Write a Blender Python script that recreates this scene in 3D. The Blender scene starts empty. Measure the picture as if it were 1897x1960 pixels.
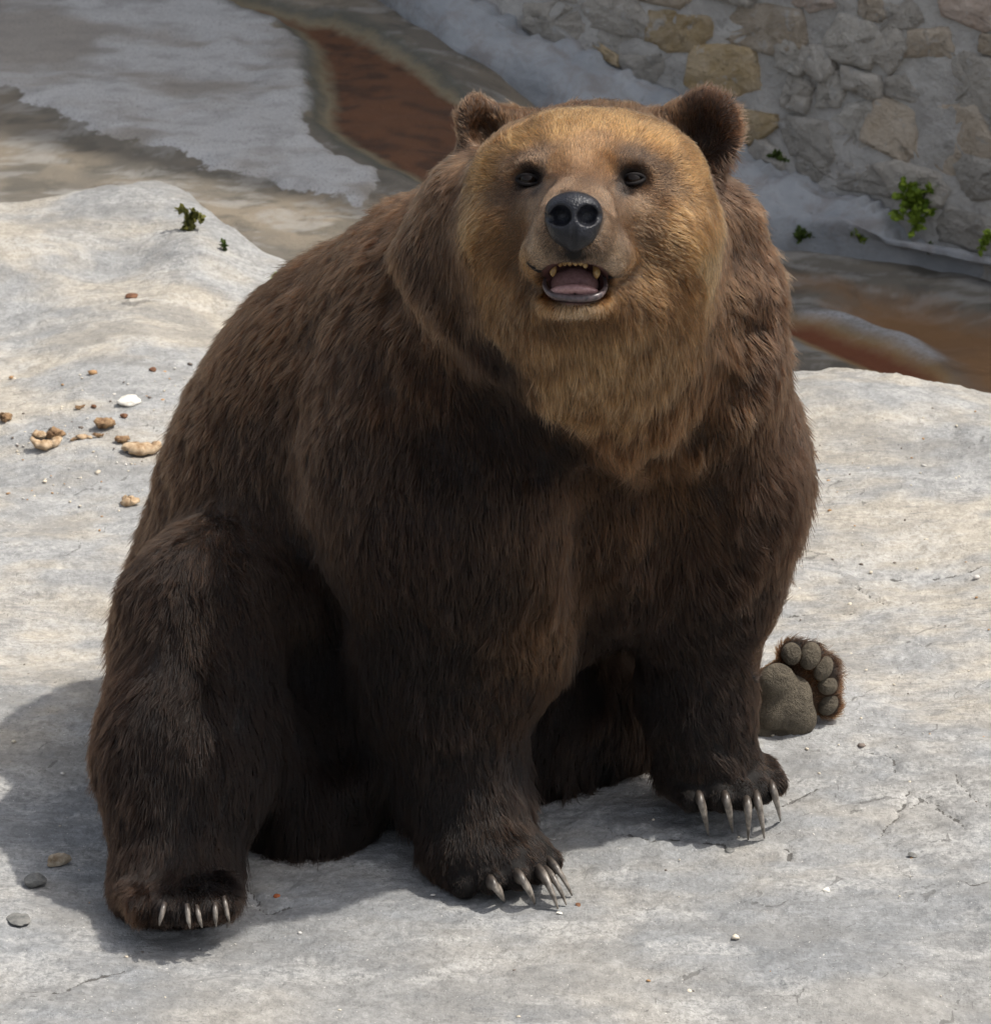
import bpy, bmesh, math, random
import numpy as np
from mathutils import Vector, Matrix

random.seed(7)
rng = np.random.default_rng(11)
FURN = 650000
scene = bpy.context.scene
COL = scene.collection

# ------------------------------------------------------------------ camera
PITCH = math.radians(24.0)
IW, IH, FPX, DIST = 1897.0, 1960.0, 9500.0, 8.0      # layout units: the picture as 1897 x 1960
RIGHT = np.array([1.0, 0.0, 0.0])
UP = np.array([0.0, math.sin(PITCH), math.cos(PITCH)])
FWD = np.array([0.0, math.cos(PITCH), -math.sin(PITCH)])
TARGET = UP * ((1581.0 - IH / 2) / (FPX / DIST))
CAM = TARGET - FWD * DIST
cd = bpy.data.cameras.new('camera')
cam = bpy.data.objects.new('camera', cd)
COL.objects.link(cam)
cam.matrix_world = Matrix(((1, 0, 0, CAM[0]), (0, UP[1], -FWD[1], CAM[1]), (0, UP[2], -FWD[2], CAM[2]), (0, 0, 0, 1)))
cd.sensor_fit = 'HORIZONTAL'
cd.sensor_width = 36.0
cd.lens = 36.0 * FPX / IW
cd.clip_start, cd.clip_end = 0.1, 500.0
cd.dof.use_dof = True
cd.dof.focus_distance = 7.85
cd.dof.aperture_fstop = 15.0
scene.camera = cam

# ------------------------------------------------------------------ light
SUN = np.array([0.48, 0.06, 0.87]); SUN = SUN / np.linalg.norm(SUN)      # towards the sun
world = bpy.data.worlds.new('World'); scene.world = world; world.use_nodes = True
wn = world.node_tree.nodes; wl = world.node_tree.links
wn.clear()
sky = wn.new('ShaderNodeTexSky'); sky.sky_type = 'NISHITA'; sky.sun_disc = False
sky.sun_elevation = math.asin(SUN[2]); sky.sun_rotation = math.atan2(SUN[0], SUN[1])
sky.air_density = 1.0; sky.dust_density = 4.0; sky.ozone_density = 1.0
bgn = wn.new('ShaderNodeBackground'); bgn.inputs['Strength'].default_value = 0.15
won = wn.new('ShaderNodeOutputWorld')
hsv = wn.new('ShaderNodeHueSaturation'); hsv.inputs['Saturation'].default_value = 0.42      # thin high haze: a whiter sky
wl.new(sky.outputs['Color'], hsv.inputs['Color']); wl.new(hsv.outputs['Color'], bgn.inputs['Color']); wl.new(bgn.outputs['Background'], won.inputs['Surface'])
sl = bpy.data.lights.new('sun', 'SUN'); sl.energy = 3.0; sl.angle = math.radians(1.0); sl.color = (1.0, 0.95, 0.87)
so = bpy.data.objects.new('sun', sl); COL.objects.link(so)
so.rotation_euler = Vector(SUN).to_track_quat('Z', 'Y').to_euler()
scene.view_settings.view_transform = 'Standard'
scene.view_settings.look = 'None'
scene.view_settings.exposure = 0.44
scene.view_settings.gamma = 1.0
scene.view_settings.use_curve_mapping = False
scene.render.engine = 'CYCLES'
scene.cycles.max_bounces = 6
scene.cycles.use_denoising = True
scene.cycles.adaptive_threshold = 0.02
scene.cycles_curves.shape = 'RIBBONS'
scene.cycles_curves.subdivisions = 2

# ------------------------------------------------------------------ layout helpers
def ray(px, py):
    return FWD + RIGHT * ((px - IW / 2) / FPX) + UP * ((IH / 2 - py) / FPX)
def P(px, py, Y):
    "point seen at picture place (px, py) that stands at world depth Y"
    d = ray(px, py)
    return CAM + d * ((Y - CAM[1]) / d[1])
def G(px, py, Z=0.0):
    "point seen at (px, py) on the level Z"
    d = ray(px, py)
    return CAM + d * ((Z - CAM[2]) / d[2])
def proj(p):
    q = np.asarray(p) - CAM
    w = q @ FWD
    return np.stack([IW / 2 + FPX * (q @ RIGHT) / w, IH / 2 - FPX * (q @ UP) / w], -1)

# ------------------------------------------------------------------ numpy noise
_TAB = np.random.default_rng(5).uniform(-1, 1, 65536).astype(np.float32)
def noise3(p, scale, seed=0):
    q = np.asarray(p) * scale
    i = np.floor(q); f = (q - i).astype(np.float32); i = i.astype(np.int32)
    f = f * f * f * (f * (f * 6 - 15) + 10)
    hx = [(i[:, 0] + d) * 73856 + seed * 7919 for d in (0, 1)]
    hy = [(i[:, 1] + d) * 19349 for d in (0, 1)]
    hz = [(i[:, 2] + d) * 83477 for d in (0, 1)]
    r = 0.0
    for dx in (0, 1):
        wx = f[:, 0] if dx else 1 - f[:, 0]
        for dy in (0, 1):
            wxy = wx * (f[:, 1] if dy else 1 - f[:, 1]); hxy = hx[dx] ^ hy[dy]
            for dz in (0, 1):
                h = hxy ^ hz[dz]
                h = (h ^ (h >> 15)) * 40503
                r = r + wxy * (f[:, 2] if dz else 1 - f[:, 2]) * _TAB[(h ^ (h >> 11)) & 0xFFFF]
    return r
def noise2(x, y, scale, seed=0):
    qx, qy = np.asarray(x) * scale, np.asarray(y) * scale
    ix, iy = np.floor(qx), np.floor(qy); fx, fy = (qx - ix).astype(np.float32), (qy - iy).astype(np.float32)
    ix, iy = ix.astype(np.int32), iy.astype(np.int32)
    fx = fx * fx * fx * (fx * (fx * 6 - 15) + 10); fy = fy * fy * fy * (fy * (fy * 6 - 15) + 10)
    r = 0.0
    for dx in (0, 1):
        for dy in (0, 1):
            h = ((ix + dx) * 73856 + seed * 7919) ^ ((iy + dy) * 19349)
            h = (h ^ (h >> 15)) * 40503
            r = r + (fx if dx else 1 - fx) * (fy if dy else 1 - fy) * _TAB[(h ^ (h >> 11)) & 0xFFFF]
    return r
def fbm2(x, y, scale, octaves=5, seed=0, gain=0.55):
    "0..1 like the shader noise"
    r, a, tot = 0.0, 1.0, 0.0
    for o in range(octaves):
        c, s_ = math.cos(o * 1.1 + seed), math.sin(o * 1.1 + seed)
        r = r + a * noise2(x * c - y * s_, x * s_ + y * c, scale * 2 ** o, seed + o * 17); tot += a * a; a *= gain
    return np.clip(.5 + .30 * r / math.sqrt(tot), 0, 1)
def fbm(p, scale, octaves=4, seed=0, gain=0.5):
    r, a = 0.0, 1.0
    for o in range(octaves):
        r = r + a * noise3(p, scale * 2 ** o, seed + o * 17); a *= gain
    return r

# ------------------------------------------------------------------ distance-field sculpting
CAMB = np.stack([RIGHT, UP, -FWD])                  # rows: right, up, towards the viewer
def rotb(basis, roll=0, yaw=0, pitch=0):
    "turn a basis about its own third, second and first axis (degrees)"
    a = np.array(Matrix.Rotation(math.radians(yaw), 3, 'Y') @ Matrix.Rotation(math.radians(pitch), 3, 'X') @ Matrix.Rotation(math.radians(roll), 3, 'Z'))
    return a.T @ basis
class Field:
    def __init__(s, lo, hi, h):
        s.h = h; s.lo = np.array(lo, float)
        s.n = np.ceil((np.array(hi) - s.lo) / h).astype(int) + 1
        s.ax = [(s.lo[i] + h * np.arange(s.n[i])).astype(np.float32) for i in range(3)]
        s.f = np.full(s.n, 1.0, np.float32)
    def _box(s, lo, hi):
        a = np.clip(np.floor((lo - s.lo) / s.h).astype(int), 0, s.n)
        b = np.clip(np.ceil((hi - s.lo) / s.h).astype(int) + 1, 0, s.n)
        sl = tuple(slice(a[i], b[i]) for i in range(3))
        if any(b <= a): return None, None
        X = np.meshgrid(*[s.ax[i][sl[i]] for i in range(3)], indexing='ij')
        return sl, X
    def _put(s, sl, d, k, mode):
        f = s.f[sl]
        if mode == 'add':
            hh = np.maximum(k - np.abs(f - d), 0) / k
            s.f[sl] = np.minimum(f, d) - hh * hh * k * 0.25
        elif mode == 'sub':
            d = -d
            hh = np.maximum(k - np.abs(f - d), 0) / k
            s.f[sl] = np.maximum(f, d) + hh * hh * k * 0.25
    def ell(s, c, r, basis=CAMB, k=0.05, mode='add'):
        c = np.asarray(c, float); r = np.asarray(r, float)
        m = np.max(r) + k + 0.03
        sl, X = s._box(c - m, c + m)
        if sl is None: return s
        q = [X[i] - np.float32(c[i]) for i in range(3)]
        L = [(basis[j][0] * q[0] + basis[j][1] * q[1] + basis[j][2] * q[2]).astype(np.float32) for j in range(3)]
        k0 = np.sqrt(sum((L[j] / r[j]) ** 2 for j in range(3)))
        k1 = np.sqrt(sum((L[j] / r[j] ** 2) ** 2 for j in range(3))) + 1e-6
        d = (k0 * (k0 - 1) / k1).astype(np.float32)
        d = np.where(k0 < 0.05, np.float32(-min(r)), d)
        s._put(sl, d, k, mode); return s
    def cone(s, a, b, ra, rb, k=0.05, mode='add'):
        a = np.asarray(a, float); b = np.asarray(b, float)
        m = max(ra, rb) + k + 0.03
        sl, X = s._box(np.minimum(a, b) - m, np.maximum(a, b) + m)
        if sl is None: return s
        ba = b - a; L = float(ba @ ba)
        t = sum((X[i] - np.float32(a[i])) * np.float32(ba[i]) for i in range(3)) / np.float32(L)
        t = np.clip(t, 0, 1)
        d = np.sqrt(sum((X[i] - np.float32(a[i]) - t * np.float32(ba[i])) ** 2 for i in range(3))) - (ra + (rb - ra) * t)
        s._put(sl, d.astype(np.float32), k, mode); return s
    def chain(s, pts, k=0.05, mode='add'):
        for (a, ra), (b, rb) in zip(pts[:-1], pts[1:]): s.cone(a, b, ra, rb, k, mode)
        return s
    def hit(s, px, py, off=0.0):
        "first skin point on the ray through (px, py), moved off metres towards the viewer"
        d = ray(px, py); d = d / np.linalg.norm(d)
        ts = np.linspace(6.6, 9.2, 1300); q = CAM + ts[:, None] * d
        k = np.argmax(sample(s, q) < 0)
        return q[k] - d * off
    def floor(s, fn):
        X = np.meshgrid(s.ax[0], s.ax[1], indexing='ij')
        z = fn(X[0], X[1]).astype(np.float32)
        s.f = np.maximum(s.f, z[:, :, None] - s.ax[2][None, None, :]); return s
    def mesh(s, smooth=2):
        F = s.f; n = s.n
        neg = F < 0
        c = np.zeros(n - 1, np.int8)
        offs = [(i, j, k) for i in (0, 1) for j in (0, 1) for k in (0, 1)]
        for o in offs: c += neg[o[0]:n[0] - 1 + o[0], o[1]:n[1] - 1 + o[1], o[2]:n[2] - 1 + o[2]]
        act = np.argwhere((c > 0) & (c < 8))
        idx = np.full(n - 1, -1, np.int64); idx[act[:, 0], act[:, 1], act[:, 2]] = np.arange(len(act))
        acc = np.zeros((len(act), 3)); cnt = np.zeros(len(act))
        for a in offs:
            for ax in range(3):
                if a[ax]: continue
                b = list(a); b[ax] = 1
                fa = F[act[:, 0] + a[0], act[:, 1] + a[1], act[:, 2] + a[2]]
                fb = F[act[:, 0] + b[0], act[:, 1] + b[1], act[:, 2] + b[2]]
                m = (fa < 0) != (fb < 0)
                t = np.where(m, fa / np.where(m, fa - fb, 1), 0)
                p = np.tile(np.array(a, float), (len(act), 1)); p[:, ax] += t
                acc += p * m[:, None]; cnt += m
        v = s.lo + s.h * (act + acc / cnt[:, None])
        quads = []
        for ax in range(3):
            o1, o2 = [(1, 2), (2, 0), (0, 1)][ax]
            sa = [slice(None)] * 3; sb = [slice(None)] * 3
            sa[ax] = slice(0, -1); sb[ax] = slice(1, None)
            A = neg[tuple(sa)]; B = neg[tuple(sb)]
            e = np.argwhere(A != B)
            ok = (e[:, o1] > 0) & (e[:, o2] > 0) & (e[:, o1] < n[o1] - 1) & (e[:, o2] < n[o2] - 1)
            e = e[ok]; fl = A[e[:, 0], e[:, 1], e[:, 2]]
            def cell(d1, d2):
                q = e.copy(); q[:, o1] -= d1; q[:, o2] -= d2
                return idx[q[:, 0], q[:, 1], q[:, 2]]
            q = np.stack([cell(1, 1), cell(0, 1), cell(0, 0), cell(1, 0)], 1)
            q[~fl] = q[~fl][:, ::-1]
            quads.append(q)
        q = np.concatenate(quads)
        for it in range(smooth):
            v = lap(v, q, 0.5); v = lap(v, q, -0.45)
        return v, q
def lap(v, q, w):
    a = np.concatenate([q[:, i] for i in range(4)]); b = np.concatenate([q[:, (i + 1) % 4] for i in range(4)])
    n = np.bincount(a, minlength=len(v)).astype(float) + 1e-9
    m = np.stack([np.bincount(a, weights=v[b, i], minlength=len(v)) for i in range(3)], 1) / n[:, None]
    return v + w * (m - v)
def sample(F, p):
    "trilinear value of a field at points p"
    g = (p - F.lo) / F.h
    i = np.clip(np.floor(g).astype(int), 0, F.n - 2); f = g - i
    r = 0
    for a in (0, 1):
        for b in (0, 1):
            for c in (0, 1):
                w = (f[:, 0] if a else 1 - f[:, 0]) * (f[:, 1] if b else 1 - f[:, 1]) * (f[:, 2] if c else 1 - f[:, 2])
                r = r + w * F.f[i[:, 0] + a, i[:, 1] + b, i[:, 2] + c]
    return r

# ------------------------------------------------------------------ object helpers
def new_mesh(name, v, faces, mat=None, parent=None, smooth=True):
    me = bpy.data.meshes.new(name)
    v = np.asarray(v, dtype=np.float32)
    if isinstance(faces, np.ndarray):
        nf, k = faces.shape
        me.vertices.add(len(v)); me.vertices.foreach_set('co', v.ravel())
        me.loops.add(nf * k); me.loops.foreach_set('vertex_index', faces.astype(np.int32).ravel())
        me.polygons.add(nf); me.polygons.foreach_set('loop_start', np.arange(0, nf * k, k, dtype=np.int32))
        me.update(calc_edges=True); me.validate()
    else:
        me.from_pydata(v.tolist(), [], faces); me.update()
    me.polygons.foreach_set('use_smooth', np.full(len(me.polygons), smooth))
    ob = bpy.data.objects.new(name, me); COL.objects.link(ob)
    if mat: me.materials.append(mat)
    if parent: ob.parent = parent
    return ob
def add_attr(ob, name, vals):
    vals = np.asarray(vals, np.float32)
    if vals.ndim == 1:
        a = ob.data.attributes.new(name, 'FLOAT', 'POINT'); a.data.foreach_set('value', vals)
    else:
        a = ob.data.attributes.new(name, 'FLOAT_COLOR', 'POINT')
        c = np.ones((len(vals), 4), np.float32); c[:, :3] = vals; a.data.foreach_set('color', c.ravel())
def thing(name, label, cat, loc=(0, 0, 0), group=None):
    o = bpy.data.objects.new(name, None); COL.objects.link(o); o.location = loc
    o.empty_display_size = 0.05
    return tag(o, label, cat, group)
def tag(o, label=None, cat=None, group=None, kind=None):
    for k, x in (('label', label), ('category', cat), ('group', group), ('kind', kind)):
        if x: o[k] = x
    return o
def tube(pts, radii, seg=10, squash=1.0, side=None):
    "closed tapered tube along pts; squash flattens it along side"
    pts = [np.asarray(p, float) for p in pts]
    v, f = [], []
    for i, p in enumerate(pts):
        t = pts[min(i + 1, len(pts) - 1)] - pts[max(i - 1, 0)]; t /= np.linalg.norm(t)
        s = np.asarray(side if side is not None else (0.3, 0.2, 0.93), float); s = s - t * (s @ t); s /= np.linalg.norm(s)
        u = np.cross(t, s)
        for k in range(seg):
            a = 2 * math.pi * k / seg
            v.append(p + radii[i] * (s * math.cos(a) * squash + u * math.sin(a)))
    for i in range(len(pts) - 1):
        for k in range(seg):
            f.append((i * seg + k, i * seg + (k + 1) % seg, (i + 1) * seg + (k + 1) % seg, (i + 1) * seg + k))
    f.append(tuple(reversed(range(seg)))); f.append(tuple((len(pts) - 1) * seg + k for k in range(seg)))
    return v, f

# ------------------------------------------------------------------ material helpers
class NT:
    def __init__(s, name):
        s.m = bpy.data.materials.new(name); s.m.use_nodes = True
        s.t = s.m.node_tree; s.t.nodes.clear()
        s.out = s.t.nodes.new('ShaderNodeOutputMaterial')
    def n(s, kind, **kw):
        nd = s.t.nodes.new(kind)
        for k, x in kw.items():
            if k.startswith('i_'):
                key = k[2:].replace('_', ' ')
                nd.inputs[int(key) if key.isdigit() else key].default_value = x
            else: setattr(nd, k, x)
        return nd
    def l(s, a, b): s.t.links.new(a, b); return b
    def noise(s, vec, scale, detail=4, rough=0.55, dist=0.0):
        nd = s.n('ShaderNodeTexNoise'); nd.inputs['Scale'].default_value = scale; nd.inputs['Detail'].default_value = detail
        nd.inputs['Roughness'].default_value = rough; nd.inputs['Distortion'].default_value = dist
        if vec is not None: s.l(vec, nd.inputs['Vector'])
        return nd.outputs['Fac']
    def ramp(s, fac, stops):
        nd = s.n('ShaderNodeValToRGB'); e = nd.color_ramp.elements
        while len(e) < len(stops): e.new(0.5)
        for el, (p, c) in zip(e, stops):
            el.position = p; el.color = (c, c, c, 1) if isinstance(c, (int, float)) else (*c, 1)
        s.l(fac, nd.inputs['Fac']); return nd.outputs['Color']
    def mix(s, fac, a, b, mode='MIX'):
        nd = s.n('ShaderNodeMix', data_type='RGBA', blend_type=mode)
        for i, x in ((0, fac), (6, a), (7, b)):
            if hasattr(x, 'is_linked'): s.l(x, nd.inputs[i])
            else: nd.inputs[i].default_value = x if i == 0 else (*x, 1)
        return nd.outputs[2]
    def math(s, op, a, b=None, c=None, clamp=False):
        nd = s.n('ShaderNodeMath', operation=op, use_clamp=clamp)
        for i, x in enumerate((a, b, c)):
            if x is None: continue
            if hasattr(x, 'is_linked'): s.l(x, nd.inputs[i])
            else: nd.inputs[i].default_value = x
        return nd.outputs[0]
    def attr(s, name, out='Fac'):
        return s.n('ShaderNodeAttribute', attribute_name=name).outputs[out]
    def principled(s, color, rough=0.8, spec=0.3, bump=None, bump_strength=0.3, bump_dist=0.01, **kw):
        b = s.n('ShaderNodeBsdfPrincipled')
        for key, x in (('Base Color', color), ('Roughness', rough), ('Specular IOR Level', spec)) + tuple(kw.items()):
            if hasattr(x, 'is_linked'): s.l(x, b.inputs[key])
            else: b.inputs[key].default_value = (*x, 1) if isinstance(x, tuple) and len(x) == 3 and key != 'Subsurface Radius' else x
        if bump is not None:
            bn = s.n('ShaderNodeBump'); bn.inputs['Strength'].default_value = bump_strength; bn.inputs['Distance'].default_value = bump_dist
            s.l(bump, bn.inputs['Height']); s.l(bn.outputs['Normal'], b.inputs['Normal'])
        s.l(b.outputs['BSDF'], s.out.inputs['Surface']); return b
def pos_node(t):
    return t.n('ShaderNodeNewGeometry').outputs['Position']
def obj_coord(t):
    return t.n('ShaderNodeTexCoord').outputs['Object']

# ================================================================== the setting: ground
def smooth(t): t = np.clip(t, 0, 1); return t * t * (3 - 2 * t)
def poly_sd(x, y, poly):
    "signed distance to a closed polygon, negative inside"
    p = np.asarray(poly, float)[:, :2]
    d = np.full(x.shape, 1e9); ins = np.zeros(x.shape, bool)
    for a, b in zip(p, np.roll(p, -1, 0)):
        e = b - a; wx, wy = x - a[0], y - a[1]
        t = np.clip((wx * e[0] + wy * e[1]) / (e @ e + 1e-12), 0, 1)
        d = np.minimum(d, (wx - t * e[0]) ** 2 + (wy - t * e[1]) ** 2)
        c = ((a[1] > y) != (b[1] > y)) & (x < (b[0] - a[0]) * (y - a[1]) / (b[1] - a[1] + 1e-12) + a[0])
        ins ^= c
    d = np.sqrt(d); return np.where(ins, -d, d)
def line_d(x, y, line):
    p = np.asarray(line, float)[:, :2]; d = np.full(x.shape, 1e9)
    for a, b in zip(p[:-1], p[1:]):
        e = b - a; wx, wy = x - a[0], y - a[1]
        t = np.clip((wx * e[0] + wy * e[1]) / (e @ e + 1e-12), 0, 1)
        d = np.minimum(d, (wx - t * e[0]) ** 2 + (wy - t * e[1]) ** 2)
    return np.sqrt(d)
ZL, ZR = -0.07, -0.42
SLAB = [G(x, y, .05) for x, y in ((-700, 420), (-150, 380), (0, 368), (120, 356), (240, 352))] + \
       [G(x, y, .02) for x, y in ((300, 362), (350, 385), (410, 415), (460, 435), (530, 462), (620, 500), (720, 530), (900, 560), (1200, 640))] + \
       [G(x, y, .0) for x, y in ((1450, 700), (1540, 706), (1620, 712), (1700, 733), (1760, 745), (1897, 744), (2100, 735), (2800, 720))] + \
       [np.array((8, -1, 0)), np.array((8, -6, 0)), np.array((-8, -6, 0)), np.array((-8, 2.5, 0))]
LIGHT = [G(x, y, ZL + .015) for x, y in ((-900, 40), (-300, 90), (0, 165), (60, 190), (130, 232), (220, 262), (330, 292), (420, 322), (560, 347), (620, 367), (700, 378), (748, 345), (738, 312), (640, 282), (602, 242), (612, 190), (585, 150), (606, 118), (598, 62), (540, 38), (470, 8), (380, -30), (300, -200), (-900, -300))]
PUDDLE = [G(x, y, ZL) for x, y in ((380, -20), (500, 5), (590, 25), (640, 22), (700, 50), (800, 105), (860, 150), (920, 178), (1000, 230), (1060, 300), (900, 350), (800, 335), (740, 305), (660, 262), (622, 232), (628, 170), (612, 120), (605, 80), (570, 45), (480, 18))]
RUST1 = [G(x, y, ZR) for x, y in ((1470, 606), (1560, 622), (1650, 655), (1720, 685), (1790, 722), (1830, 750), (1750, 752), (1650, 703), (1560, 660), (1470, 622))]
RUST2 = [G(x, y, ZR) for x, y in ((1640, 548), (1760, 560), (1897, 598), (2050, 640), (2050, 760), (1860, 750), (1810, 690), (1740, 640), (1660, 605), (1600, 585))]
RUST3 = [G(x, y, ZR) for x, y in ((1440, 520), (1560, 525), (1720, 560), (1640, 575), (1440, 540))]
PALE = [G(x, y, ZR) for x, y in ((1540, 600), (1620, 592), (1720, 612), (1760, 640), (1800, 690), (1770, 700), (1700, 655), (1620, 625), (1540, 615))]
CRACKS = [[G(*q) for q in c] for c in (
    ((1140, 1575), (1165, 1580), (1180, 1594), (1210, 1598), (1235, 1606)), ((1235, 1606), (1260, 1609), (1300, 1606), (1340, 1608), (1385, 1614), (1400, 1624)),
    ((1600, 1105), (1640, 1110), (1655, 1125), (1675, 1140), (1700, 1152)), ((1500, 1168), (1560, 1162), (1640, 1166), (1665, 1175)),
    ((0, 1310), (60, 1303), (110, 1296), (190, 1290), (240, 1285)), ((1700, 1100), (1780, 1106), (1850, 1098), (1897, 1092)),
    ((1740, 1510), (1720, 1560), (1700, 1580), (1690, 1600)), ((1790, 1540), (1760, 1530), (1740, 1545)), ((1830, 1480), (1860, 1530), (1897, 1550)),
    ((1500, 1540), (1560, 1510), (1600, 1500)), ((1790, 1545), (1830, 1570), (1850, 1590)), ((1500, 1620), (1515, 1645)), ((1890, 1690), (1860, 1700), (1840, 1692)),
    ((1660, 1440), (1700, 1450), (1720, 1475)), ((470, 1700), (500, 1730), (520, 1745), (560, 1735)), ((20, 1905), (110, 1915), (150, 1900), (240, 1860)))]
def slab_dist(x, y): return poly_sd(x, y, SLAB)
def ground_z(x, y, full=False):
    x = np.asarray(x, float); y = np.asarray(y, float); sh = x.shape
    x = x.ravel(); y = y.ravel(); p = np.stack([x, y, 0 * x], 1)
    r = np.sqrt(((x + .05) / .75) ** 2 + ((y - .05) / .65) ** 2)
    calm = smooth((r - .8) / .7)
    z = calm * (.035 * noise3(p, 1.6, 3) + .02 * noise3(p, 4.0, 5)) + (.3 + .7 * calm) * (.004 * noise3(p, 11, 6))
    # pale hump and small boulder at the far left edge of the slab
    for (px, py, h, rx, ry) in ((190, 440, .045, .38, .30), (-40, 430, .035, .22, .28), (380, 500, .05, .10, .16), (1700, 870, .03, .4, .25), (1640, 790, .03, .3, .2)):
        g = G(px, py); z = z + h * np.exp(-((x - g[0]) / rx) ** 2 - ((y - g[1]) / ry) ** 2)
    # front edge of the slab rolls down towards the viewer
    z = z - .10 * smooth((-.45 - y + .12 * x) / .8)
    if not full:
        return z.reshape(sh)
    d = slab_dist(x, y) + .03 * noise3(p, 6, 9) + .01 * noise3(p, 18, 10)
    back = ZL + (ZR - ZL) * smooth((x + .25) / .9) + .02 * noise3(p, 3, 12) + .006 * noise3(p, 14, 13)
    dl = poly_sd(x, y, LIGHT) + .03 * noise3(p, 9, 21) + .012 * noise3(p, 30, 22)
    back = back + .016 * smooth((.02 - dl) / .05)
    dp = poly_sd(x, y, PUDDLE)
    back = np.where(dp < .05, back - .025 * smooth((.05 - dp) / .08), back)
    for L, h in ((RUST1, -.03), (RUST2, -.03), (PALE, .012)):
        dd = poly_sd(x, y, L); back = back + h * smooth((.06 - dd) / .12)
    w = smooth((d + .03) / .14)
    z = z * (1 - w) + back * w
    far = smooth((np.abs(x) - 2.2) / 2) * smooth((y - 1) / 2)
    z = z - .4 * far
    info = dict(slab=d, light=dl, puddle=dp)
    return z, info
def axis(segs):
    out = [segs[0][0]]
    for a, b, h in segs:
        n = max(1, int(round((b - a) / h))); out += list(a + (b - a) * (np.arange(n) + 1) / n)
    return np.array(out)
def build_ground():
    X = axis([(-60, -6, 9), (-6, -1.6, .25), (-1.6, -1.0, .015), (-1.0, 1.0, .0055), (1.0, 1.6, .015), (1.6, 6, .25), (6, 60, 9)])
    Y = axis([(-60, -8, 9), (-8, -1.2, .3), (-1.2, -.75, .02), (-.75, 1.2, .0055), (1.2, 3.2, .008), (3.2, 6.2, .012), (6.2, 10, .2), (10, 80, 9)])
    gx, gy = np.meshgrid(X, Y, indexing='ij')
    x, y = gx.ravel(), gy.ravel()
    z, info = ground_z(x, y, True)
    p = np.stack([x, y, 0 * x], 1)
    wob = .006 * noise3(p, 25, 41) + .003 * noise3(p, 80, 42)
    cr = np.full(x.shape, 1.0)
    near = (np.abs(x) < 1.1) & (y > -.8) & (y < 1.6)
    for c in CRACKS:
        cr[near] = np.minimum(cr[near], line_d(x[near] + wob[near], y[near] + wob[near][::-1], c))
    z = z - .006 * np.clip(1 - cr / .007, 0, 1)
    # fine relief of the weathered surface
    n1 = fbm(p * np.array([1, 1.6, 1]), 30, 3, 51)
    z = z + (.0026 * n1 + .0012 * noise3(p, 150, 57)) * np.where(info['slab'] < 0, 1, .25)
    nx, ny = len(X), len(Y)
    i = np.arange(nx * ny).reshape(nx, ny)
    q = np.stack([i[:-1, :-1], i[1:, :-1], i[1:, 1:], i[:-1, 1:]], -1).reshape(-1, 4)
    ob = new_mesh('ground', np.stack([x, y, z], 1), q, ground_material())
    add_attr(ob, 'd_slab', info['slab']); add_attr(ob, 'd_light', np.clip(info['light'], -1, 1)); add_attr(ob, 'd_pud', np.clip(info['puddle'], -1, 1))
    add_attr(ob, 'd_rust1', np.clip(poly_sd(x, y, RUST1), -1, 1))
    add_attr(ob, 'd_rust2', np.clip(np.minimum(poly_sd(x, y, RUST2), poly_sd(x, y, RUST3) + .03), -1, 1))
    add_attr(ob, 'd_pale', np.clip(poly_sd(x, y, PALE), -1, 1))
    add_attr(ob, 'd_crack', cr)
    stain_maps(ob, x, y)
    tag(ob, kind='structure')
    return ob
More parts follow.
